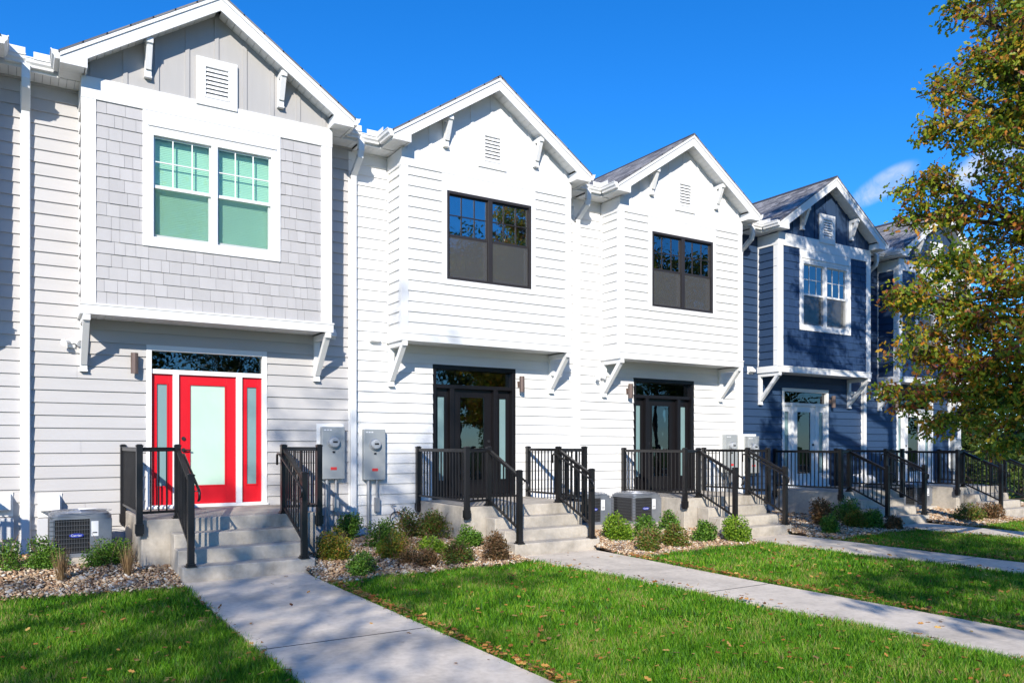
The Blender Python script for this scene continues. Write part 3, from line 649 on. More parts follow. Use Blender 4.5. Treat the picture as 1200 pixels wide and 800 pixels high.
# ------------------------------------------------------------------ air conditioners
def text_mesh(body, size, name, mat):
    cu = bpy.data.curves.new(name, 'FONT'); cu.body = body; cu.size = size; cu.extrude = .0008; cu.align_x = 'CENTER'; cu.align_y = 'CENTER'
    o = bpy.data.objects.new(name, cu); COL.objects.link(o); bpy.context.view_layer.update()
    me = bpy.data.meshes.new_from_object(o.evaluated_get(bpy.context.evaluated_depsgraph_get())); bpy.data.objects.remove(o)
    me.materials.clear(); me.materials.append(mat); return me
def make_ac(x, y, z, label):
    a = thing('air_conditioner', (x, y, z), label, 'air conditioner', 'outdoor air conditioners')
    S, H, r = .365, .60, .09
    def rr(s, r, n=5):
        o = []
        for cx, cy, t0 in ((s - r, -s + r, -90), (s - r, s - r, 0), (-s + r, s - r, 90), (-s + r, -s + r, 180)):
            for k in range(n + 1):
                t = R(t0 + 90 * k / n); o.append((cx + r * math.cos(t), cy + r * math.sin(t)))
        return o
    m = MB(); m.box(-.45, .45, -.45, .45, -.2, .05); m.build('pad', M['concrete_step'], a, .01)
    m = MB(); m.prism(rr(S - .03, .07), 'z', .08, H - .05); m.build('coil', M['dark'], a)
    m = MB(); m.prism(rr(S, r), 'z', .05, .10); m.prism(rr(S, r), 'z', H - .05, H); m.prism(rr(S - .03, r), 'z', H, H + .025)
    for (px, py) in ((-1, -1), (-1, 1), (1, 1)): m.box(*sorted((px * S, px * (S - .06))), *sorted((py * (S - .012), py * (S - .065))), .10, H - .05)
    c = m.build('cabinet', M['ac_body'], a, .004)
    m = MB(); m.box(.10, S - .005, -S + .0, -S + .02, .10, H - .05); m.box(S - .02, S, -S + .02, .0, .10, H - .05); m.build('service_panel', M['ac_body'], a, .004)
    m = MB()
    for k in range(9): 
        z_ = .12 + k * .058; m.box(-S - .002, .10, -S - .002, -S + .003, z_, z_ + .005); m.box(-S - .002, -S + .003, -S - .001, S - .03, z_, z_ + .005)
    for k in range(16): 
        t = -S + .04 + k * .03
        if t < .10: m.box(t, t + .003, -S - .003, -S + .003, .10, H - .05)
        m.box(-S - .003, -S + .003, t, t + .003, .10, H - .05)
    m.build('coil_guard', M['wire'], a)
    m = MB()
    for k in range(7): m.tube([(.06 * (k + 1 - .5) * math.cos(t), .06 * (k + .5) * math.sin(t) * 1.0, H + .05 - .002 * k) for t in [2 * math.pi * j / 20 for j in range(21)]], .004, 5, False)
    for k in range(8): t = math.pi * k / 4; m.bar((0, 0, H + .045), (.38 * math.cos(t) * .8, .38 * math.sin(t) * .8, H + .025), .006, .006)
    m.build('fan_guard', M['galv'], a)
    m = MB(); m.tube([(0, 0, H + .0255), (0, 0, H + .027)], .27, 24); m.build('fan_opening', M['dark'], a)
    m = MB(); n = 20; el = [(-.06 + .085 * math.cos(2 * math.pi * k / n), .34 + .028 * math.sin(2 * math.pi * k / n)) for k in range(n)]; m.prism(el, 'y', -S - .010, -S - .004); b = m.build('badge', M['blue_label'], a)
    t = link('badge_lettering', share('txt', lambda: text_mesh('Carrier', .043, 'badge_lettering', M['white_label'])), b); t.location = (-.06, -S - .0112, .34); t.rotation_euler = (R(90), 0, 0)
    m = MB(); m.box(.115, .20, -S - .003, -S + .001, .32, H - .08); m.build('rating_sticker', M['white_label'], a)
    m = MB(); m.box(.13, .185, -S - .005, -S - .003, .36, .375); m.build('sticker_mark', M['dark'], a)
    return a
AC = {0: (.62, 'square outdoor air conditioner between downspout and the red door porch'), 1: (4.38, 'outdoor air conditioner right of the porch of the first white house'),
      2: (4.877 * 0 + .80, 'outdoor air conditioner left of the second white house porch'), 3: (4.38, 'outdoor air conditioner right of the first navy house porch'), 4: (.72, 'shaded outdoor air conditioner left of the last navy porch')}
for i, (lx, lab) in AC.items(): make_ac(i * W + lx, -.98, gz(i * W) + .165, lab)

# ------------------------------------------------------------------ ground
WK0, WK1, YST = 1.61, 3.17, DY - 3 * RUN
def lawn_edge(x):
    k = math.floor((x - WK1) / W); u = (x - WK1 - k * W) / (W - (WK1 - WK0))
    u = min(max(u, 0), 1)
    if k < 0: return -2.70 - .45 * u
    e = (-3.78 if k == 0 else -3.95) + .42 * (1 - (1 - u) ** 2)
    return e + .05 * math.sin(x * 5.1)
def wl(k, y): t = np.clip((-3.0 - y) / 3.5, 0, 1); return k * W + WK0 + np.where(np.asarray(k) >= 1, .08 + .24 * t * t * (3 - 2 * t), 0)
def wr(k, y): t = np.clip((-3.0 - y) / 3.5, 0, 1); return k * W + WK1 - np.where(np.asarray(k) >= 1, .13 * t * t * (3 - 2 * t), 0)
def on_walk(x, m=0.0):
    t = (x - WK0) % W
    return t < (WK1 - WK0) + m or t > W - m
def bed_z(x, y):
    e = lawn_edge(x); t = min(max((y - e) / 2.0, 0), 1); return .13 * t * t * (3 - 2 * t)
def lump(x, y): return .018 * math.sin(x * 1.3 + y * .7) + .014 * math.sin(x * .6 - y * 1.7 + 1)

def structure(o): o['kind'] = 'structure'; return o
m = MB()
xs = [-400, -120, -40, -20] + [-12 + k for k in range(0, 52)] + [60, 120, 400]; ys_ = [-400, -120, -50] + [-34 + k for k in range(0, 60)] + [40, 120, 500]
grid = []
for y in ys_:
    for x in xs:
        near = -12 <= x <= 40 and -20 < y < 2
        z = gz(min(max(x, -40), 60)) - .06 + (.6 * lump(x, y) if near else 0)
        grid.append((x, y, z))
nx = len(xs)
m.v = grid; m.f = [(r_ * nx + c, r_ * nx + c + 1, (r_ + 1) * nx + c + 1, (r_ + 1) * nx + c) for r_ in range(len(ys_) - 1) for c in range(nx - 1)]
structure(m.build('ground', M['turf'], smooth=True, fix=False))
# planting bed: soil rising to the wall, under the stones
for k in range(-2, 6):
    m = MB(); xa, xb = k * W + WK1 + .002, (k + 1) * W + WK0 - .002; nb = 16; rows = 14
    for r_ in range(rows + 1):
        for c in range(nb + 1):
            x = xa + (xb - xa) * c / nb; e = lawn_edge(x) - .04; y = e + (0.1 - e) * r_ / rows; m.v.append((x, y, gz(x) + bed_z(x, y) - .012))
    n_ = nb + 1; m.f = [(r_ * n_ + c, r_ * n_ + c + 1, (r_ + 1) * n_ + c + 1, (r_ + 1) * n_ + c) for r_ in range(rows) for c in range(nb)]
    structure(m.build('planting_bed', M['soil'], smooth=True, fix=False))
# walkways, in slabs with dark joints
joints = [YST + .01, -6.55, -10.2, -14.2, -17.0]
for i in range(-1, 6):
    m = MB(); x0, x1 = i * W + WK0, i * W + WK1; zz = gz((x0 + x1) / 2) + .006 - .0
    for a, b in zip(joints[:-1], joints[1:]):
        n_ = 6; yy = [a - .006 + (b - a + .012) * q / n_ for q in range(n_ + 1)]; i0 = len(m.v)
        for y in yy:
            l_, r_ = float(wl(i, y)), float(wr(i, y)); m.v.extend([(l_, y, zz - .2), (r_, y, zz - .2), (r_, y, zz), (l_, y, zz)])
        for q in range(n_):
            for c in range(4): m.f.append((i0 + q * 4 + c, i0 + q * 4 + (c + 1) % 4, i0 + q * 4 + 4 + (c + 1) % 4, i0 + q * 4 + 4 + c))
        m.f.append((i0, i0 + 1, i0 + 2, i0 + 3)); m.f.append(tuple(i0 + n_ * 4 + c for c in (3, 2, 1, 0)))
    structure(m.build('walkway', M['concrete_walk'], None, .003))
    m = MB()
    for q in joints[1:-1]: m.box(float(wl(i, q)) + .003, float(wr(i, q)) - .003, q - .0075, q + .0075, zz - .19, zz + .0015)
    structure(m.build('walkway_joint', M['dark_joint']))
# pavement and street behind the camera
m = MB(); m.box(-60, 80, -18.6, -17.0, -.25, .0); structure(m.build('pavement', M['concrete_walk']))
m = MB(); m.box(-60, 80, -29, -21, -.3, -.12); structure(m.build('street', M['asphalt']))
m = MB(); m.box(-60, 80, -21, -20.85, -.3, .02); m.box(-60, 80, -29.15, -29, -.3, .02); structure(m.build('kerb', M['concrete_walk']))

# camera frustum test for scattered stuff (roomy, so that a step to the side still finds it)
fw = np.array([math.sin(PSI), math.cos(PSI)]); rt = np.array([math.cos(PSI), -math.sin(PSI)])
def in_view(x, y, margin=0.16):
    dx, dy = x - CX0, y - CY0; zc = dx * fw[0] + dy * fw[1]; xr = dx * rt[0] + dy * rt[1]
    return (zc > 3.2) & (np.abs(xr) < zc * (600 / FPX + margin) + .5), zc
vle = np.vectorize(lawn_edge)
def walk_np(x, y, m): k = np.floor((x - WK0) / W); return (x < wr(k, y) - m) & (x > wl(k, y) + m)

# ---- grass
def grass(n, dmin, dmax, hmul, wmul):
    x = rng.uniform(-9, 40, n); y = rng.uniform(-11.5, -2.6, n)
    ok, zc = in_view(x, y); ok &= (zc >= dmin) & (zc < dmax)
    x, y = x[ok], y[ok]
    e = vle(x) + rng.normal(0, .035, len(x)); ok = (y < e) & ~walk_np(x, y, .0 + np.abs(rng.normal(0, .02, len(x))))
    x, y = x[ok], y[ok]; n = len(x)
    clump = .5 + .5 * np.sin(x * 7.3 + np.sin(y * 5.1) * 2) * np.sin(y * 8.7 + np.sin(x * 6.1) * 2); big = .5 + .5 * np.sin(x * 1.9 + 1.3 * np.sin(y * 1.3)) * np.sin(y * 2.3 + x * .4)
    edge = np.exp(-np.abs(y - vle(x)) / .15) * .4
    h = (.026 + .034 * rng.random(n) ** 1.3 + .017 * clump + .012 * big + .022 * edge) * hmul
    w = (.0022 + .0022 * rng.random(n)) * wmul
    az = rng.uniform(0, 2 * np.pi, n); ca, sa = np.cos(az), np.sin(az)
    lean = h * (.25 + .75 * rng.random(n)); la = az + rng.normal(0, .9, n) + np.pi / 2
    lx, ly = np.cos(la) * lean, np.sin(la) * lean
    z = -.0068 * x - .045 + .6 * (.018 * np.sin(x * 1.3 + y * .7) + .014 * np.sin(x * .6 - y * 1.7 + 1))
    V = np.zeros((n, 5, 3))
    V[:, 0] = np.stack([x - ca * w, y - sa * w, z - .02], 1); V[:, 1] = np.stack([x + ca * w, y + sa * w, z - .02], 1)
    mx_, my_, mz_ = x + lx * .35, y + ly * .35, z + h * .62
    V[:, 2] = np.stack([mx_ - ca * w * .8, my_ - sa * w * .8, mz_], 1); V[:, 3] = np.stack([mx_ + ca * w * .8, my_ + sa * w * .8, mz_], 1)
    V[:, 4] = np.stack([x + lx, y + ly, z + h + .02], 1)
    return V.reshape(-1, 3), (np.array([[0, 1, 3], [0, 3, 2], [2, 3, 4]])[None] + (np.arange(n) * 5)[:, None, None]).reshape(-1, 3)
parts = [grass(2600000, 3.2, 7.5, 1.0, 1.0), grass(1300000, 7.5, 11, 1.05, 1.5), grass(700000, 11, 40, 1.1, 2.4)]
off = 0; vs, ts = [], []
for v_, t_ in parts: vs.append(v_); ts.append(t_ + off); off += len(v_)
o = link('lawn', tri_mesh('lawn', np.concatenate(vs), np.concatenate(ts), M['grass'])); o['kind'] = 'stuff'; o['label'] = 'short green lawn of grass blades between the concrete walkways'; o['category'] = 'grass'
print('grass tris', sum(len(t) for t in ts))

# ---- stones of the planting bed
def ico():
    bm = bmesh.new(); bmesh.ops.create_icosphere(bm, subdivisions=1, radius=1); v = np.array([q.co[:] for q in bm.verts]); f = np.array([[w_.index for w_ in q.verts] for q in bm.faces]); bm.free(); return v, f
iv, if_ = ico()
def pebbles(n):
    x = rng.uniform(-6, 25.5, n); y = rng.uniform(-4.1, -.02, n); ok, zc = in_view(x, y); e = vle(x)
    ok &= (y > e - .02 + rng.normal(0, .03, n)) & (rng.random(n) < np.clip(13.5 / np.maximum(zc, 1), .35, 1.0) ** 1.3)
    t = (x % W); ok &= ~((t > 1.29) & (t < 3.62) & (y > DY)) & ~((t > 1.63) & (t < 3.30) & (y > YST)) & ~((t > WK0) & (t < WK1) & (y < YST + .1))
    x, y, zc = x[ok], y[ok], zc[ok]; n = len(x)
    s = rng.lognormal(math.log(.0155), .36, n) * np.clip(zc / 13, 1, 1.7)
    ax = s[:, None] * rng.uniform(.65, 1.35, (n, 3)); ax[:, 2] *= .62
    a = rng.uniform(0, 6.28, n); tilt = rng.normal(0, .35, n)
    P = iv[None] * (1 + rng.uniform(-.16, .16, (n, len(iv), 1))) * ax[:, None, :]
    X = P[..., 0] * np.cos(a)[:, None] - P[..., 1] * np.sin(a)[:, None]; Y = P[..., 0] * np.sin(a)[:, None] + P[..., 1] * np.cos(a)[:, None]; Z = P[..., 2] + X * tilt[:, None]
    bz = np.array([bed_z(p, q) for p, q in zip(x, y)]); z = -.0068 * x + bz + rng.uniform(-.005, .03, n)
    V = np.stack([X + x[:, None], Y + y[:, None], Z + z[:, None]], 2).reshape(-1, 3)
    return V, (if_[None] + (np.arange(n) * len(iv))[:, None, None]).reshape(-1, 3), n
V, T, n = pebbles(170000); print('pebbles', n)
o = link('gravel', tri_mesh('gravel', V, T, M['pebble'], False)); o['kind'] = 'stuff'; o['label'] = 'tan and white river stones covering the planting beds along the houses'; o['category'] = 'gravel'

# ---- leaf shapes
LEAF = np.array([(0, 0, 0), (.10, .16, .02), (.27, .36, .05), (.11, .50, .02), (.25, .74, .05), (0, 1.08, 0), (-.25, .74, .05), (-.11, .50, .02), (-.27, .36, .05), (-.10, .16, .02)])
LEAF_T = np.array([(0, 1, 2), (0, 2, 3), (0, 3, 7), (3, 4, 5), (3, 5, 7), (7, 5, 6), (0, 7, 8), (0, 8, 9)])
SIMPLE = np.array([(0, 0, 0), (.28, .45, .06), (0, 1, 0), (-.28, .45, .06)]); SIMPLE_T = np.array([(0, 1, 2), (0, 2, 3)])
def leaves(P, size, simple=False, droop=.3, flat=False):
    n = len(P); S_, T_ = (SIMPLE, SIMPLE_T) if simple else (LEAF, LEAF_T)
    d = rng.normal(0, 1, (n, 3)); d[:, 2] = d[:, 2] * (.15 if flat else .7) - (0 if flat else droop); d /= np.linalg.norm(d, axis=1)[:, None]
    r_ = rng.normal(0, 1, (n, 3))
    if flat: r_[:, 2] *= .15
    r_ -= d * (r_ * d).sum(1)[:, None]; r_ /= np.linalg.norm(r_, axis=1)[:, None]; nn = np.cross(r_, d)
    s = size * rng.uniform(.65, 1.3, n); curl = rng.uniform(-1, 2.5, n)
    V = P[:, None, :] + s[:, None, None] * (S_[None, :, 0:1] * r_[:, None] + S_[None, :, 1:2] * d[:, None] + (S_[None, :, 2:3] * curl[:, None, None]) * nn[:, None])
    return V.reshape(-1, 3), (T_[None] + (np.arange(n) * len(S_))[:, None, None]).reshape(-1, 3)

# ---- fallen leaves
n = 9000; x = rng.uniform(-6, 30, n); y = rng.uniform(-11, -2.7, n)
ke = np.floor(rng.uniform(-1, 6, 5200)); side = rng.random(5200) < .86; ye = rng.uniform(-11, -3.6, 5200)
xe = np.where(side, wr(ke, ye) + np.abs(rng.normal(0, .05, 5200)), wl(ke, ye) - np.abs(rng.normal(0, .06, 5200)))
keep = rng.random(n) < np.clip(.6 + .06 * (x - 3), .2, 1) ; x, y = x[keep], y[keep]
x = np.concatenate([x, xe]); y = np.concatenate([y, ye]); ok, zc = in_view(x, y); 
wk = walk_np(x, y, .02); ok &= (~wk | (rng.random(len(x)) < .10)); x, y = x[ok], y[ok]; wk = wk[ok]
P = np.stack([x, y, -.0068 * x + np.where(wk, .014, rng.uniform(.026, .060, len(x)))], 1)
xb = rng.uniform(-1, 24, 700); yb = rng.uniform(-3.9, -.3, 700); tb = xb % W
okb = (yb > vle(xb)) & ~((tb > 1.25) & (tb < 3.68) & (yb > DY)) & ~((tb > 1.6) & (tb < 3.32)); xb, yb = xb[okb], yb[okb]
P = np.concatenate([P, np.stack([xb, yb, np.array([gz(p) + bed_z(p, q) for p, q in zip(xb, yb)]) + rng.uniform(.025, .05, len(xb))], 1)])
V, T = leaves(P, .050, False, 0, True); o = link('fallen_leaves', tri_mesh('fallen_leaves', V, T, M['litter'])); o['kind'] = 'stuff'; o['label'] = 'brown and orange fallen leaves scattered over lawn and path edges'; o['category'] = 'leaves'

# ------------------------------------------------------------------ shrubs of the beds
def shrub(px, py, wpx, hpx, mat, label, nleaf=900, size=.045, twiggy=False):
    p = at_ground(px, py); zc = FPX * (CZ0 - p.z) / (py - HY); w = wpx / 2 / FPX * zc * random.uniform(1.06, 1.28); h_ = hpx / FPX * zc * random.uniform(.92, 1.08); nleaf = int(nleaf * 3.3)
    t = thing('shrub', p, label, 'shrub', 'shrubs in the stone beds', random.uniform(0, 6))
    k = rng.normal(0, 1, (nleaf, 3)); k /= np.linalg.norm(k, axis=1)[:, None]; rad = rng.random(nleaf) ** .38
    nb = 11; cen = rng.normal(0, 1, (nb, 3)); cen /= np.linalg.norm(cen, axis=1)[:, None]; cen[:, 2] = np.abs(cen[:, 2]); cen *= rng.uniform(.42, .68, (nb, 1))
    which = rng.integers(0, nb, nleaf); Q = cen[which] + k * rad[:, None] * .42
    Q = np.concatenate([Q * np.array([w, w, h_ * .9]) + np.array([0, 0, h_ * .08])]); Q[:, 2] = np.maximum(Q[:, 2], .015 + .03 * rng.random(nleaf))
    V, T = leaves(Q, .85 * size * min(1.2, max(.7, zc / 13)), True, -.35); link('foliage', tri_mesh('foliage', V, T, mat), t)
    m = MB()
    for _ in range(22 if twiggy else 9):
        a = random.uniform(0, 6.28); rr_ = random.uniform(.3, .85); e = Vector((math.cos(a) * w * rr_, math.sin(a) * w * rr_, h_ * random.uniform(.6, 1.05))); m.tube([(e.x * .08, e.y * .08, -.02), (e.x * .5, e.y * .5, e.z * .55), tuple(e)], [.007, .005, .002], 5)
    m.build('stem', M['twig'], t); return t
G, B_, Y_, X_, U_ = (M[k] for k in ('shrub_green', 'shrub_bright', 'shrub_yellow', 'shrub_mixed', 'shrub_rust'))
SHRUBS = [
 (4, 668, 44, 40, G, 'green shrub at the left edge of the photo, beside the downspout foot', 900),
 (52, 664, 54, 40, G, 'bushy green shrub in front of the first downspout and air conditioner', 1300),
 (127, 664, 52, 40, G, 'bushy green shrub between the air conditioner and the red door porch', 1200),
 (411, 632, 40, 34, G, 'dark green shrub under the electric meter of the grey house', 900),
 (392, 655, 44, 38, Y_, 'green and gold shrub beside the red door steps', 1100),
 (427, 673, 46, 34, G, 'low bright green shrub nearest the lawn, right of the red door walkway', 1100),
 (447, 640, 44, 38, G, 'green shrub below the conduit of the white house meter', 900),
 (478, 630, 50, 34, X_, 'thin pale shrub against the wall under the coiled hose', 700),
 (463, 655, 44, 36, Y_, 'golden green shrub in the middle of the crowded bed', 800),
 (453, 650, 28, 22, B_, 'small lime green shrub in the middle of the crowded bed', 700),
 (508, 632, 50, 38, X_, 'tall olive shrub against the landing of the first white house', 900),
 (507, 647, 34, 26, B_, 'small lime green shrub in front of the tall olive one', 800),
 (487, 662, 50, 30, U_, 'brown and rust low shrub near the lawn edge, mid bed', 900),
 (550, 640, 38, 28, G, 'round dark green shrub beside the lower steps', 1100),
 (535, 660, 40, 30, X_, 'low green shrub left of the rust brown one', 900),
 (578, 655, 40, 34, U_, 'rust brown twiggy shrub beside the bottom step', 900),
 (723, 632, 36, 34, B_, 'light green round shrub right of the black newel post', 1200),
 (756, 630, 34, 28, G, 'green shrub in front of the air conditioner grille', 900),
 (758, 645, 32, 34, X_, 'brownish shrub near the lawn, in front of the air conditioner', 900),
 (784, 622, 28, 24, G, 'dark green shrub close to the air conditioner corner', 700),
 (792, 640, 30, 30, X_, 'olive green shrub between the brownish one and the bright ones', 900),
 (822, 617, 36, 24, G, 'bright green shrub against the landing of the second white house', 900),
 (828, 634, 34, 28, G, 'rounded bright green shrub in front of another, near the lawn', 1000),
 (861, 634, 40, 30, B_, 'yellow green shrub left of the lowest stair post', 1000),
 (962, 615, 30, 36, U_, 'tall rusty shrub right of the stair post of the first navy house', 800),
 (988, 610, 40, 28, G, 'broad dark green shrub against the first navy porch', 1000),
 (972, 625, 28, 24, G, 'dark green shrub at the walkway, beside the tall rusty one', 800),
 (1003, 618, 30, 22, Y_, 'yellow green shrub in front of the first navy porch', 900),
 (1022, 618, 30, 26, G, 'dark green shrub next to the yellow green one', 900),
 (1046, 620, 20, 18, U_, 'small round rust brown shrub beside the navy house steps', 700),
 (1135, 610, 40, 22, X_, 'dark shaded shrub left of the last porch', 800),
 (1160, 608, 36, 22, U_, 'brown shaded shrub in front of the last porch', 700),
]
for s in SHRUBS: shrub(*s[:6], s[6])
def dry_tuft(px, py, hpx, label):
    p = at_ground(px, py); zc = FPX * (CZ0 - p.z) / (py - HY); h_ = hpx / FPX * zc
    t = thing('dry_grass_tuft', p, label, 'dry grass', 'dry grass tufts in the stone bed'); m = MB()
    for _ in range(130):
        a = random.uniform(0, 6.28); l = h_ * random.uniform(.4, 1); s_ = random.uniform(.05, .45) * l; w = random.uniform(.002, .0045)
        q = Vector((math.cos(a) * s_, math.sin(a) * s_, l)); b = Vector((math.cos(a) * .04 * random.random(), math.sin(a) * .04 * random.random(), -.02)); o_ = Vector((-math.sin(a), math.cos(a), 0)) * w
        mid = b.lerp(q, .5) + Vector((0, 0, l * .08)); m.face([b - o_, b + o_, mid + o_, mid - o_]); m.face([mid - o_, mid + o_, q])
    m.build('blades', M['dry_grass'], t, fix=False)
dry_tuft(72, 682, 46, 'dry tan grass tuft in front of the air conditioner'); dry_tuft(150, 676, 46, 'dry tan grass tuft left of the red door steps')
# ---- coiled hose on the wall bracket of the first white house
hz = thing('garden_hose', (W + .78, -.13, .42 - .033), 'small coiled dark hose hanging on the white wall right of the meter', 'hose')
m = MB()
for k in range(3): m.tube([((.105 + .008 * k) * math.cos(t), -.012 * k, (.105 + .008 * k) * math.sin(t)) for t in [2 * math.pi * j / 24 for j in range(25)]], .0085, 6, False)
m.tube([(.09, 0, .06), (.16, .03, .14), (.22, .10, .17)], .0085, 6); m.build('hose_coil', paint('hose_blue', (.03, .045, .075), .5), hz, smooth=True)
m = MB(); m.tube([(0, .115, .10), (0, -.03, .10)], .012, 8); m.build('hose_hook', M['galv'], hz)

# ------------------------------------------------------------------ trees
def tree(name, base, top, trunk_r, lobes, nleaf, lsize, mat, label, group=None, simple=True, cl_r=.32, per=26, droop=.35, trunk_mat='bark'):
    """lobes: (centre, radii, share).  Limbs run from the trunk into each lobe and fork to twig ends that carry leaf clusters."""
    base, top = Vector(base), Vector(top); t = thing(name, base, label, 'tree', group)
    trunk = MB(); n = 9; axis = [base.lerp(top, k / n) + Vector((random.uniform(-.12, .12), random.uniform(-.12, .12), 0)) * (0 if k in (0,) else 1) for k in range(n + 1)]
    loc = lambda v: tuple(Vector(v) - base)
    trunk.tube([loc(a) for a in axis], [trunk_r * (1.25 if k == 0 else 1) * (1 - .85 * k / n) for k in range(n + 1)], 10)
    tw = MB(); pts = []
    tot = sum(l[2] for l in lobes)
    for (c, r_, sh) in lobes:
        c, r_ = Vector(c), Vector(r_); ncl = max(3, int(nleaf * sh / tot / per))
        k = min(n - 1, max(2, int(n * ((c.z - r_.z * .5 - base.z) / max(.1, top.z - base.z))))) ; s0 = axis[k]
        mid = s0.lerp(c, .5) + Vector((random.uniform(-.3, .3), random.uniform(-.3, .3), random.uniform(-.1, .4))); rb = trunk_r * .34
        trunk.tube([loc(s0), loc(mid), loc(c)], [rb, rb * .6, rb * .28], 7)
        hubs = [c] + [c + Vector((random.gauss(0, .45) * r_.x, random.gauss(0, .45) * r_.y, random.gauss(0, .4) * r_.z)) for _ in range(5)]
        for hb in hubs[1:]: tw.tube([loc(mid.lerp(c, random.uniform(.3, 1))), loc(hb)], [rb * .28, rb * .1], 5)
        for _ in range(ncl):
            d = Vector((random.gauss(0, 1), random.gauss(0, 1), random.gauss(0, 1))).normalized() * (random.random() ** .42)
            q = c + Vector((d.x * r_.x, d.y * r_.y, d.z * r_.z)); hb = min(hubs, key=lambda v: (v - q).length)
            m_ = hb.lerp(q, .55) + Vector((0, 0, .08)); tw.tube([loc(hb), loc(m_), loc(q)], [.014, .009, .004], 4, False)
            kk = random.uniform(.6, 1.12); cnt = int(per * random.uniform(.5, 1.5)); g_ = np.clip(rng.normal(0, 1, (cnt, 3)), -1.7, 1.7) * np.array([cl_r, cl_r, cl_r * .7]) * kk * .62
            pts.append(np.array(loc(q))[None] + g_)
    P = np.concatenate(pts); V, T = leaves(P, lsize, simple, droop)
    link('crown', tri_mesh('crown', V, T, mat), t); trunk.build('trunk', M[trunk_mat], t, smooth=True); tw.build('branch', M[trunk_mat], t, smooth=True)
    return t
def lobe(px, py, d, r): return (ray_at(px, py, d), r, 1.25 * r[0] * r[1] + .06)
OAK = [
 lobe(1185, -50, 6.0, (.8, 1.0, .8)), lobe(1168, 85, 6.0, (.42, .7, .40)), lobe(1215, 90, 5.6, (.65, .9, .7)), lobe(1112, 100, 6.3, (.32, .4, .22)), lobe(1106, 148, 6.3, (.34, .4, .22)), lobe(1155, 160, 6.0, (.36, .6, .28)),
 lobe(1200, 190, 5.8, (.5, .7, .5)), lobe(1088, 212, 6.6, (.40, .5, .26)), lobe(1140, 240, 6.4, (.50, .7, .36)), lobe(1200, 280, 6.0, (.7, .9, .55)), lobe(1076, 252, 6.9, (.30, .4, .28)),
 lobe(1112, 305, 6.6, (.42, .6, .38)), lobe(1165, 335, 6.2, (.62, .8, .55)), lobe(1225, 380, 5.8, (.8, 1.0, .8)), lobe(1058, 348, 6.9, (.40, .5, .14)), lobe(1108, 375, 6.7, (.42, .6, .34)),
 lobe(1072, 412, 6.9, (.36, .5, .32)), lobe(1130, 430, 6.4, (.55, .8, .45)), lobe(1180, 460, 6.1, (.6, .8, .5)), lobe(1056, 464, 7.0, (.42, .5, .20)), lobe(1110, 490, 6.7, (.36, .6, .16)), lobe(1230, 480, 5.8, (.7, .9, .5)),
 lobe(1195, 45, 5.7, (.5, .7, .5)), lobe(1188, 130, 5.9, (.4, .6, .35)), lobe(1150, 385, 6.2, (.45, .6, .35)), lobe(1195, 415, 5.7, (.6, .7, .45)), lobe(1185, 515, 6.0, (.5, .6, .2)), lobe(1125, 12, 6.3, (.18, .3, .10)), lobe(1185, 20, 6.0, (.35, .6, .35)),
 ((15.9, -7.8, 9.8), (2.1, 2.0, 2.0), 2.6), ((17.4, -8.4, 6.5), (2.0, 2.0, 2.0), 2.0), ((14.4, -7.4, 11.0), (1.5, 1.5, 1.4), 1.5), ((15.4, -6.4, 7.8), (1.4, 1.3, 1.4), 1.2), ((12.3, -7.2, 10.8), (1.1, 1.2, .9), 1.3), ((13.6, -6.6, 10.0), (1.0, 1.0, .8), 1.3), ((11.2, -7.6, 11.6), (.9, 1.0, .8), 1.1), ((16.5, -6.0, 9.6), (1.6, 1.4, 1.4), 2.0), ((13.2, -9.8, 6.4), (1.5, 1.2, 1.4), 1.2), ((16.0, -9.9, 6.2), (1.6, 1.2, 1.4), 1.6), ((11.2, -9.7, 6.6), (1.1, 1.0, 1.0), .9)]  # unseen crown lobes, several added to cast shade on the navy houses and porches
tree('oak_tree', (15.6, -7.9, -.12), (15.5, -7.6, 10.5), .24, OAK, 61000, .088, M['oak_leaf'], 'large oak turning orange and green at the right edge of the photo', simple=False, cl_r=.23, per=44, droop=.7)
# trees across the street: they throw the dappled shade and show in the panes
def round_tree(x, y, h_, r_, nleaf, label, mat='far_leaf', lsize=.22, seed=0):
    random.seed(seed + 100); L = []
    for k in range(9):
        a = 2.4 * k; rr_ = r_ * (.25 + .5 * random.random()); zz = h_ * (.42 + .52 * k / 9)
        L.append(((x + math.cos(a) * rr_, y + math.sin(a) * rr_, zz), (r_ * .5, r_ * .5, h_ * .13), 1))
    tree('street_tree', (x, y, -.1), (x, y, h_ * .9), .13, L, nleaf, lsize, M[mat], label, None, True, .55, 20)
round_tree(-9.6, -20.6, 15.0, 3.3, 2700, 'thinly leaved tree across the street to the left behind the viewer', seed=1)
round_tree(-9.2, -22.6, 18.0, 2.4, 1300, 'sparse tall tree across the street behind the viewer', seed=2)
round_tree(3.6, -19.8, 12.0, 2.9, 5200, 'slender tree on the verge behind the viewer', seed=8)
round_tree(19.5, -20.0, 13.0, 3.4, 9000, 'leafy verge tree beyond the oak', seed=9)
round_tree(30.5, -20.0, 13.0, 3.4, 9000, 'second leafy verge tree beyond the oak', seed=10)
round_tree(24, -31, 15, 5.5, 16000, 'full green tree across the street, mirrored in the white houses', seed=3)
round_tree(38, -33, 16, 6, 16000, 'full green tree farther along across the street', seed=4)
round_tree(12, -40, 14, 5, 9000, 'green tree set back across the street', seed=5)
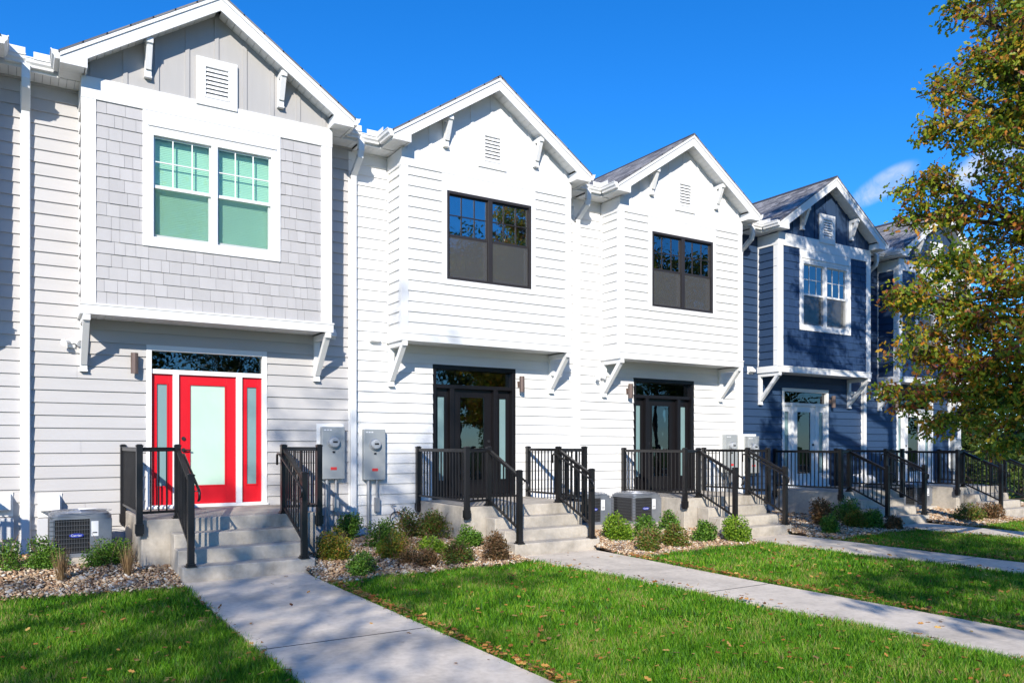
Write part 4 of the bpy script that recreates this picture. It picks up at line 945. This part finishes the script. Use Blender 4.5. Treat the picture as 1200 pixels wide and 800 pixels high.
for k, (x, y, h_) in enumerate(((34, -44, 9), (46, -46, 11), (58, -42, 10), (72, -46, 12), (90, -44, 12), (112, -50, 13), (20, -50, 11), (4, -52, 11), (-14, -50, 12))):
    round_tree(x, y, h_, h_ * .48, 3200, ['bushy tree far across the street', 'rounded tree far across the street', 'leafy tree far across the street'][k % 3] + [' beyond the kerb', ' behind the nearer ones', ' farther along'][k // 3], lsize=.5, seed=20 + k)
# evergreens past the end of the row
HED = [(26.6, 1.2, 4.2, 1.5), (28.6, 1.9, 4.6, 1.7), (30.6, .4, 4.2, 1.6), (33.5, 2.6, 5.4, 2.0), (36.5, .6, 5.0, 2.0), (41, 4.5, 6.0, 2.6), (46, -3, 6.0, 2.6), (56, 1, 8, 3.6), (66, -6, 9, 4.2), (80, -2, 11, 5.0)]
HL = ['rounded evergreen standing closest to the end of the row', 'dense evergreen behind the last porch railing', 'low evergreen right of the dense one', 'tall evergreen farther behind the railing', 'evergreen at the right edge under the oak', 'distant evergreen beyond the others', 'broad evergreen at the right edge under the oak', 'large evergreen in the far background behind the railing', 'wide evergreen in the far background', 'most distant evergreen at the right edge']
for (x, y, h_, r_), lab in zip(HED, HL):
    L = [((x, y, h_ * (.15 + .16 * k)), (r_ * (1.05 - .14 * k), r_ * (1.05 - .14 * k), h_ * .15), 1.2 - .16 * k) for k in range(6)]
    tree('evergreen_tree', (x, y, gz(x) - .1), (x, y, h_ * .95), .12, L, 5200, .16, M['hedge_leaf'], lab, 'evergreens beyond the end of the row', True, .4, 24)

# ------------------------------------------------------------------ daylight
SUN_DIR = Vector((0.68, 1.0, -0.615)).normalized()
el = math.asin(-SUN_DIR.z); az = math.atan2(-SUN_DIR.x, -SUN_DIR.y)
w = bpy.data.worlds.new('World'); scene.world = w; w.use_nodes = True
nt = w.node_tree; nt.nodes.clear(); out = nt.nodes.new('ShaderNodeOutputWorld'); bg = nt.nodes.new('ShaderNodeBackground')
sky = nt.nodes.new('ShaderNodeTexSky'); sky.sky_type = 'NISHITA'; sky.sun_disc = False; sky.sun_elevation = el; sky.sun_rotation = az % (2 * math.pi)
sky.altitude = 0; sky.air_density = 1.0; sky.dust_density = 0.0; sky.ozone_density = 3.0
hs = nt.nodes.new('ShaderNodeHueSaturation'); hs.inputs['Saturation'].default_value = 1.12; hs.inputs['Value'].default_value = 1.0; hs.inputs['Hue'].default_value = 0.500
tn = nt.nodes.new('ShaderNodeMix'); tn.data_type = 'RGBA'; tn.blend_type = 'MULTIPLY'; tn.inputs[0].default_value = 1; tn.inputs[7].default_value = (0.70, 1.10, 1.66, 1)
nt.links.new(sky.outputs[0], tn.inputs[6]); nt.links.new(tn.outputs[2], hs.inputs['Color'])
tc = nt.nodes.new('ShaderNodeTexCoord')
def cloud(direction, stretch, width, seed):
    d = Vector(direction).normalized(); ax = Vector((-d.y, d.x, 0)).normalized(); ay = d.cross(ax) * -1
    ax2 = (ax * -math.cos(R(24)) + ay * -math.sin(R(30))).normalized(); ay2 = d.cross(ax2)
    def dotn(v):
        n_ = nt.nodes.new('ShaderNodeVectorMath'); n_.operation = 'DOT_PRODUCT'; nt.links.new(tc.outputs['Generated'], n_.inputs[0]); n_.inputs[1].default_value = v; return n_.outputs['Value']
    def math_(op, a, b, c=None):
        n_ = nt.nodes.new('ShaderNodeMath'); n_.operation = op
        for k, q in enumerate((a, b, c)):
            if q is None: continue
            if isinstance(q, (int, float)): n_.inputs[k].default_value = q
            else: nt.links.new(q, n_.inputs[k])
        return n_.outputs[0]
    u = math_('DIVIDE', dotn(ax2), stretch); v = math_('DIVIDE', dotn(ay2), width)
    r2 = math_('ADD', math_('MULTIPLY', u, u), math_('MULTIPLY', v, v)); m_ = nt.nodes.new('ShaderNodeMapRange'); m_.inputs['From Min'].default_value = 1; m_.inputs['From Max'].default_value = 0; m_.clamp = True; m_.interpolation_type = 'SMOOTHERSTEP'
    nt.links.new(r2, m_.inputs['Value']); fr = math_('GREATER_THAN', dotn(d), 0)
    ns = noise(nt, 22, 8, .62, tc.outputs['Generated'], .8); nr = nt.nodes.new('ShaderNodeMapRange'); nr.inputs['From Min'].default_value = .25; nr.inputs['From Max'].default_value = .62; nt.links.new(ns.outputs['Fac'], nr.inputs['Value'])
    return math_('MULTIPLY', math_('MULTIPLY', m_.outputs[0], nr.outputs[0]), fr)
def pdir(px, py):
    u, v = (px - 600) / FPX, (HY - py) / FPX; return Vector((math.sin(PSI) + u * math.cos(PSI), math.cos(PSI) - u * math.sin(PSI), v))
c1 = cloud(pdir(1034, 217), .045, .016, 0); c2 = cloud(pdir(1150, 195), .06, .018, 1)
ad = nt.nodes.new('ShaderNodeMath'); ad.operation = 'ADD'; ad.use_clamp = True; nt.links.new(c1, ad.inputs[0]); nt.links.new(c2, ad.inputs[1])
mx = nt.nodes.new('ShaderNodeMix'); mx.data_type = 'RGBA'; nt.links.new(ad.outputs[0], mx.inputs[0]); nt.links.new(hs.outputs[0], mx.inputs[6]); mx.inputs[7].default_value = (5.6, 6.4, 7.8, 1)
nt.links.new(mx.outputs[2], bg.inputs['Color']); bg.inputs['Strength'].default_value = 0.095; nt.links.new(bg.outputs[0], out.inputs[0])
sl = bpy.data.lights.new('sun', 'SUN'); sl.energy = 4.6; sl.angle = R(.55); sl.color = (1, .93, .82)
so = bpy.data.objects.new('sun', sl); COL.objects.link(so); so.rotation_euler = SUN_DIR.to_track_quat('-Z', 'Y').to_euler(); so.location = (0, -10, 20)

cam = bpy.data.cameras.new('camera'); cam.sensor_fit = 'HORIZONTAL'; cam.sensor_width = 36; cam.lens = FPX / 1200 * 36; cam.shift_x = 0; cam.shift_y = (HY - 400) / 1200
cam.clip_start = .05; cam.clip_end = 2000
co = bpy.data.objects.new('camera', cam); COL.objects.link(co); co.location = (CX0, CY0, CZ0); co.rotation_euler = (R(90), 0, -PSI); scene.camera = co
vs_ = scene.view_settings; vs_.view_transform = 'Standard'; vs_.look = 'None'; vs_.exposure = 0.45; vs_.gamma = 1; vs_.use_curve_mapping = False
scene.render.engine = 'CYCLES'; scene.cycles.use_denoising = True; scene.cycles.max_bounces = 7; scene.cycles.transparent_max_bounces = 12
